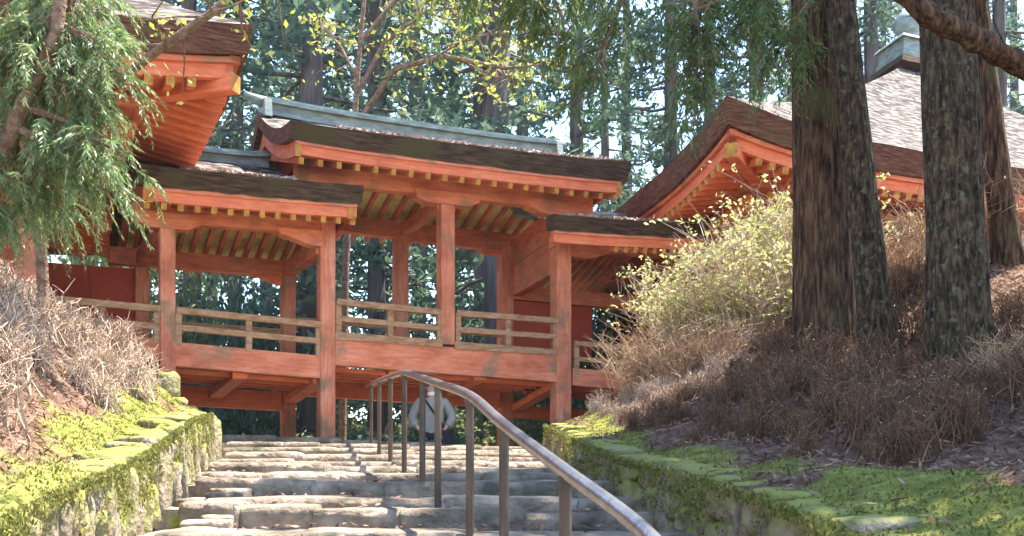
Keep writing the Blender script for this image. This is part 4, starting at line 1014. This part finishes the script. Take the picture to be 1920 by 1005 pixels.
for i, (a_, b_) in enumerate(RW[2:-1]):
    e_ = b_ - a_; nx_ = RW[i + 3][0]; dep_ = max(.3, (nx_ - a_).length - .1)
    for k in range(150):
        t_ = rs_.rand(); p = a_ + e_ * t_ + Vector((-e_.y, e_.x, 0)).normalized() * (dep_ - rs_.rand() ** 2 * (dep_ - .1)); cc.append((p.x, p.y, p.z - .005 + rs_.uniform(-.02, .02)))
c = np.array(cc); N = len(c); a = rs_.normal(size=(N, 3)); a[:, 2] *= .25; a = unit(a); b = unit(np.cross(a, rs_.normal(size=(N, 3)) + np.array([0, 0, 3]))); s = rs_.uniform(.5, 1.4, (N, 1))
tl = link("fallen_leaves", kites("fallen_leaves", c, a * .028 * s, b * .012 * s, LITTER), (0, 0, 0)); tag(tl, "scattered dry leaves caught on the stone treads", "leaves", kind="stuff")
# moss hanging over the wall faces
rs_ = R(905); cc = []
for Xf, Zt, d0, d1, sd_, n in ((XL, ZLT, 3.2, 10.5, 1, 9000), (XR, ZRT, 3, 12.1, -1, 9000)):
    d = rs_.uniform(d0, d1, n); nn = vnoise(d * 7, d * 0, 5); hang = rs_.rand(n) ** 1.8 * np.where(nn > .5, .30, .06)
    cc.append(np.stack([Xf(d) + sd_ * (.045 + .12 * hang * .4 + rs_.uniform(-.01, .03, n)), d, Zt(d) - hang + .03], 1))
c = np.concatenate(cc); N = len(c); a = rs_.normal(size=(N, 3)) * .5; a[:, 2] -= .8; a = unit(a); b = unit(np.cross(a, rs_.normal(size=(N, 3)))); s = rs_.uniform(.5, 1.4, (N, 1))
hm = link("hanging_moss", kites("hanging_moss", c, a * .013 * s, b * .006 * s, MOSSB), (0, 0, 0)); tag(hm, "yellow-green moss hanging over the faces of both stone walls", "moss", kind="stuff")
# fallen needles on the corridor roofs
rs_ = R(910); cc = []
for (s0, s1, zt, _r), (q0, q1), n, vmax in ((LEFT, (.22, .68), 2600, .35), (MID, (.12, .98), 6500, .5), (RIGHT, (.08, .9), 2600, .5)):
    q = rs_.uniform(q0, q1, n); vv = -.76 + rs_.rand(n) ** 1.6 * (vmax + .76)
    for i in range(n):
        s_ = s0 + (s1 - s0) * q[i]; p = L_(s_, vv[i], zt(s_, vv[i]) + rs_.uniform(.005, .05)); cc.append((p.x, p.y, p.z))
c = np.array(cc); N = len(c); a = rs_.normal(size=(N, 3)); a[:, 2] *= .3; a = unit(a); b = unit(np.cross(a, rs_.normal(size=(N, 3)))); s = rs_.uniform(.5, 1.4, (N, 1))
nd = link("fallen_needles", kites("fallen_needles", c, a * .05 * s, b * .014 * s, NEEDLE), (0, 0, 0)); tag(nd, "pinkish fallen cedar needles lying on the bridge roofs", "needles", kind="stuff")
# loose rocks by the corner post on the mossy bank
for (px, py, d, sx, sz, lab) in ((312, 712, 13.6, .30, .40, "squared pale stone block at the foot of the corner post"), (262, 712, 12.6, .30, .22, "dark mossy rock on the bank below the railing"),
                                 (330, 765, 12.4, .26, .16, "flat grey rock at the top of the mossy bank"), (250, 800, 9.4, .24, .12, "small brown rock sitting in the bright moss")):
    p = P(px, py, d); z = gz(p.x, p.y); o = put(wall_stones[int(px) % 10], "rock", (p.x, p.y, z + sz * .3), (sx, sx * .9, sz), px, None); tag(o, lab, "rock")

# ------------------------------------------------------------------ the visitor
SKIN = mat("skin", [(.3, (.46, .27, .19)), (.7, (.55, .34, .25))], 20, 3, rough=.6)
JACK = mat("pale_grey_jacket", [(.3, (.22, .21, .195)), (.7, (.30, .285, .265))], 8, 6, rough=.8, bump=.3, bscale=18)
DARK = mat("black_cloth", [(.3, (.012, .012, .014)), (.7, (.03, .03, .034))], 10, 4, rough=.8)
MASKM = mat("white_mask", [(.3, (.72, .71, .70)), (.7, (.8, .79, .78))], 10, 3, rough=.7)
HAIR = mat("grey_hair", [(.3, (.16, .16, .17)), (.7, (.33, .33, .34))], 40, 5, rough=.6)
def skin_obj(name, verts, edges, radii, m, parent, root_i=0, sub=2):
    me = bpy.data.meshes.new(name); me.from_pydata(verts, edges, []); o = bpy.data.objects.new(name, me); COL.objects.link(o)
    sm = o.modifiers.new("skin", 'SKIN'); sm.use_smooth_shade = True; ss = o.modifiers.new("sub", 'SUBSURF'); ss.levels = sub; ss.render_levels = sub
    sv = me.skin_vertices[0].data
    for i, r in enumerate(radii): sv[i].radius = r if hasattr(r, "__len__") else (r, r); sv[i].use_root = (i == root_i)
    bpy.context.view_layer.update(); dg = bpy.context.evaluated_depsgraph_get(); nm_ = bpy.data.meshes.new_from_object(o.evaluated_get(dg))
    bpy.data.objects.remove(o); nm_.materials.clear(); nm_.materials.append(m); nm_.name = name
    nm_.polygons.foreach_set("use_smooth", [True] * len(nm_.polygons))
    o2 = bpy.data.objects.new(name, nm_); COL.objects.link(o2); o2.parent = parent; return o2
pd = 16.9; ptop = P(810, 713, pd); HT = 1.74
pz = ptop.z - HT
PER = thing("person", (ptop.x, ptop.y, pz), "person in pale grey jacket with dark shoulder strap and white mask under the bridge", "person")
BV = [(0, 0, .92), (0, 0, 1.12), (0, 0, 1.34), (0, 0, 1.46), (0, -.02, 1.52), (0, -.03, 1.60), (0, -.01, 1.68),
      (-.19, 0, 1.39), (-.32, .01, 1.14), (-.24, -.09, .96), (-.19, -.08, .90), (.19, 0, 1.39), (.33, .01, 1.14), (.25, -.09, .96), (.20, -.08, .90),
      (-.09, 0, .86), (-.10, -.04, .48), (-.10, .02, .08), (-.10, -.14, .04), (.09, 0, .86), (.10, .02, .48), (.10, .06, .08), (.10, -.10, .04)]
BE = [(0, 1), (1, 2), (2, 3), (3, 4), (4, 5), (5, 6), (2, 7), (7, 8), (8, 9), (9, 10), (2, 11), (11, 12), (12, 13), (13, 14), (0, 15), (15, 16), (16, 17), (17, 18), (0, 19), (19, 20), (20, 21), (21, 22)]
BR = [(.15, .11), (.14, .10), (.15, .10), .055, (.075, .085), (.085, .10), (.07, .085), .055, .045, .034, .036, .055, .045, .034, .036, .085, .058, .038, .035, .085, .058, .038, .035]
body = skin_obj("body", BV, BE, BR, SKIN, PER)
# jacket: torso widening to the hem, sleeves with the hands in the pockets
JV = [(0, .01, .66), (0, .005, .94), (0, .005, 1.16), (0, .005, 1.34), (0, 0, 1.43), (-.21, .005, 1.375), (-.34, .02, 1.13), (-.26, -.10, .95), (.21, .005, 1.375), (.35, .02, 1.13), (.27, -.10, .95)]
JE = [(0, 1), (1, 2), (2, 3), (3, 4), (3, 5), (5, 6), (6, 7), (3, 8), (8, 9), (9, 10)]
JR = [(.26, .17), (.235, .16), (.21, .145), (.195, .13), (.08, .085), .092, .085, .072, .092, .085, .072]
jk = skin_obj("jacket", JV, JE, JR, JACK, PER)
trs = skin_obj("trousers", [(0, 0, .90), (-.10, 0, .82), (-.105, -.04, .48), (-.105, .02, .10), (.10, 0, .82), (.105, .02, .48), (.105, .06, .10)], [(0, 1), (1, 2), (2, 3), (0, 4), (4, 5), (5, 6)], [(.16, .12), .10, .075, .06, .10, .075, .06], DARK, PER)
def local(name, v, f, m, smooth=True):
    me = bpy.data.meshes.new(name); me.from_pydata([tuple(p) for p in v], [], f); me.materials.append(m)
    if smooth: me.polygons.foreach_set("use_smooth", [True] * len(me.polygons))
    o = bpy.data.objects.new(name, me); COL.objects.link(o); o.parent = PER; return o
def shell(c, r, tmin, tmax, pmin=0, pmax=2 * math.pi, nu=20, nv=10, k=0):
    v, f = [], []
    for j in range(nv + 1):
        th_ = tmin + (tmax - tmin) * j / nv
        for i in range(nu + 1):
            ph = pmin + (pmax - pmin) * i / nu; v.append((c[0] + r[0] * math.sin(th_) * math.cos(ph), c[1] + r[1] * math.sin(th_) * math.sin(ph), c[2] + r[2] * math.cos(th_)))
    for j in range(nv):
        for i in range(nu): a = j * (nu + 1) + i; f.append((a, a + 1, a + nu + 2, a + nu + 1))
    return v, f
local("hair", *shell((0, 0, 1.635), (.098, .118, .118), 0, 1.15), HAIR)
local("hair", *shell((0, .015, 1.62), (.10, .118, .125), .6, 2.0, -.35, math.pi + .35), HAIR)
local("mask", *shell((0, -.03, 1.508), (.082, .092, .046), .75, 2.4, math.pi + .15, 2 * math.pi - .15, 16, 8), MASKM)
v, f = tube_data([(0, -.125, 1.645), (0, -.15, 1.61), (0, -.155, 1.592), (0, -.13, 1.58)], [.008, .014, .017, .008], 8); local("nose", v, f, SKIN)
for sx in (-1, 1):
    local("eye", *shell((sx * .034, -.118, 1.635), (.015, .012, .008), 0, math.pi, nu=10, nv=6), DARK)
    local("eyebrow", *tube_data([(sx * .015, -.128, 1.655), (sx * .036, -.128, 1.66), (sx * .055, -.118, 1.653)], [.004, .005, .003], 6), HAIR)
    local("ear", *shell((sx * .092, .0, 1.615), (.013, .024, .034), 0, math.pi, nu=10, nv=6), SKIN)
    v, f = tube_data([(sx * .1, .06, .05), (sx * .1, -.03, .06), (sx * .1, -.14, .045)], [.045, .05, .035], 10); local("shoe", v, f, DARK)
v, f = tube_data([(-.11, -.10, 1.41), (-.06, -.145, 1.34), (.04, -.162, 1.2), (.14, -.155, 1.06), (.22, -.08, .92)], [.018] * 5, 6); local("shoulder_strap", v, f, DARK)
hexa("bag", [PER.location + Vector(p) for p in ((.20, -.10, .62), (.36, -.06, .62), (.36, -.06, .92), (.20, -.10, .92))], [PER.location + Vector(p) for p in ((.20, .06, .62), (.36, .10, .62), (.36, .10, .92), (.20, .06, .92))], DARK, PER)

for o in bpy.data.objects:
    if o.parent is not None and o.name.split(".")[0] in ("limbs", "twigs", "stems", "branches", "foliage", "leaves", "crown"): o["kind"] = "stuff"

# ------------------------------------------------------------------ thin sunlit air between the trees
HZ = bpy.data.materials.new("forest_haze"); HZ.use_nodes = True; hn = HZ.node_tree; hn.nodes.clear()
ho = hn.nodes.new("ShaderNodeOutputMaterial"); hv = hn.nodes.new("ShaderNodeVolumePrincipled"); hv.inputs["Color"].default_value = (.82, .90, 1.0, 1); hv.inputs["Density"].default_value = 0.0003; hv.inputs["Anisotropy"].default_value = 0.3
hn.links.new(hv.outputs[0], ho.inputs["Volume"])
hb = [(x, y, z) for z in (-9, 48) for x, y in ((-170, -30), (170, -30), (170, 175), (-170, 175))]
hz = mesh_obj("haze", hb, [(3, 2, 1, 0), (4, 5, 6, 7), (0, 1, 5, 4), (1, 2, 6, 5), (2, 3, 7, 6), (3, 0, 4, 7)], HZ); tag(hz, "thin pale blue haze hanging between the trees", "haze", kind="stuff")
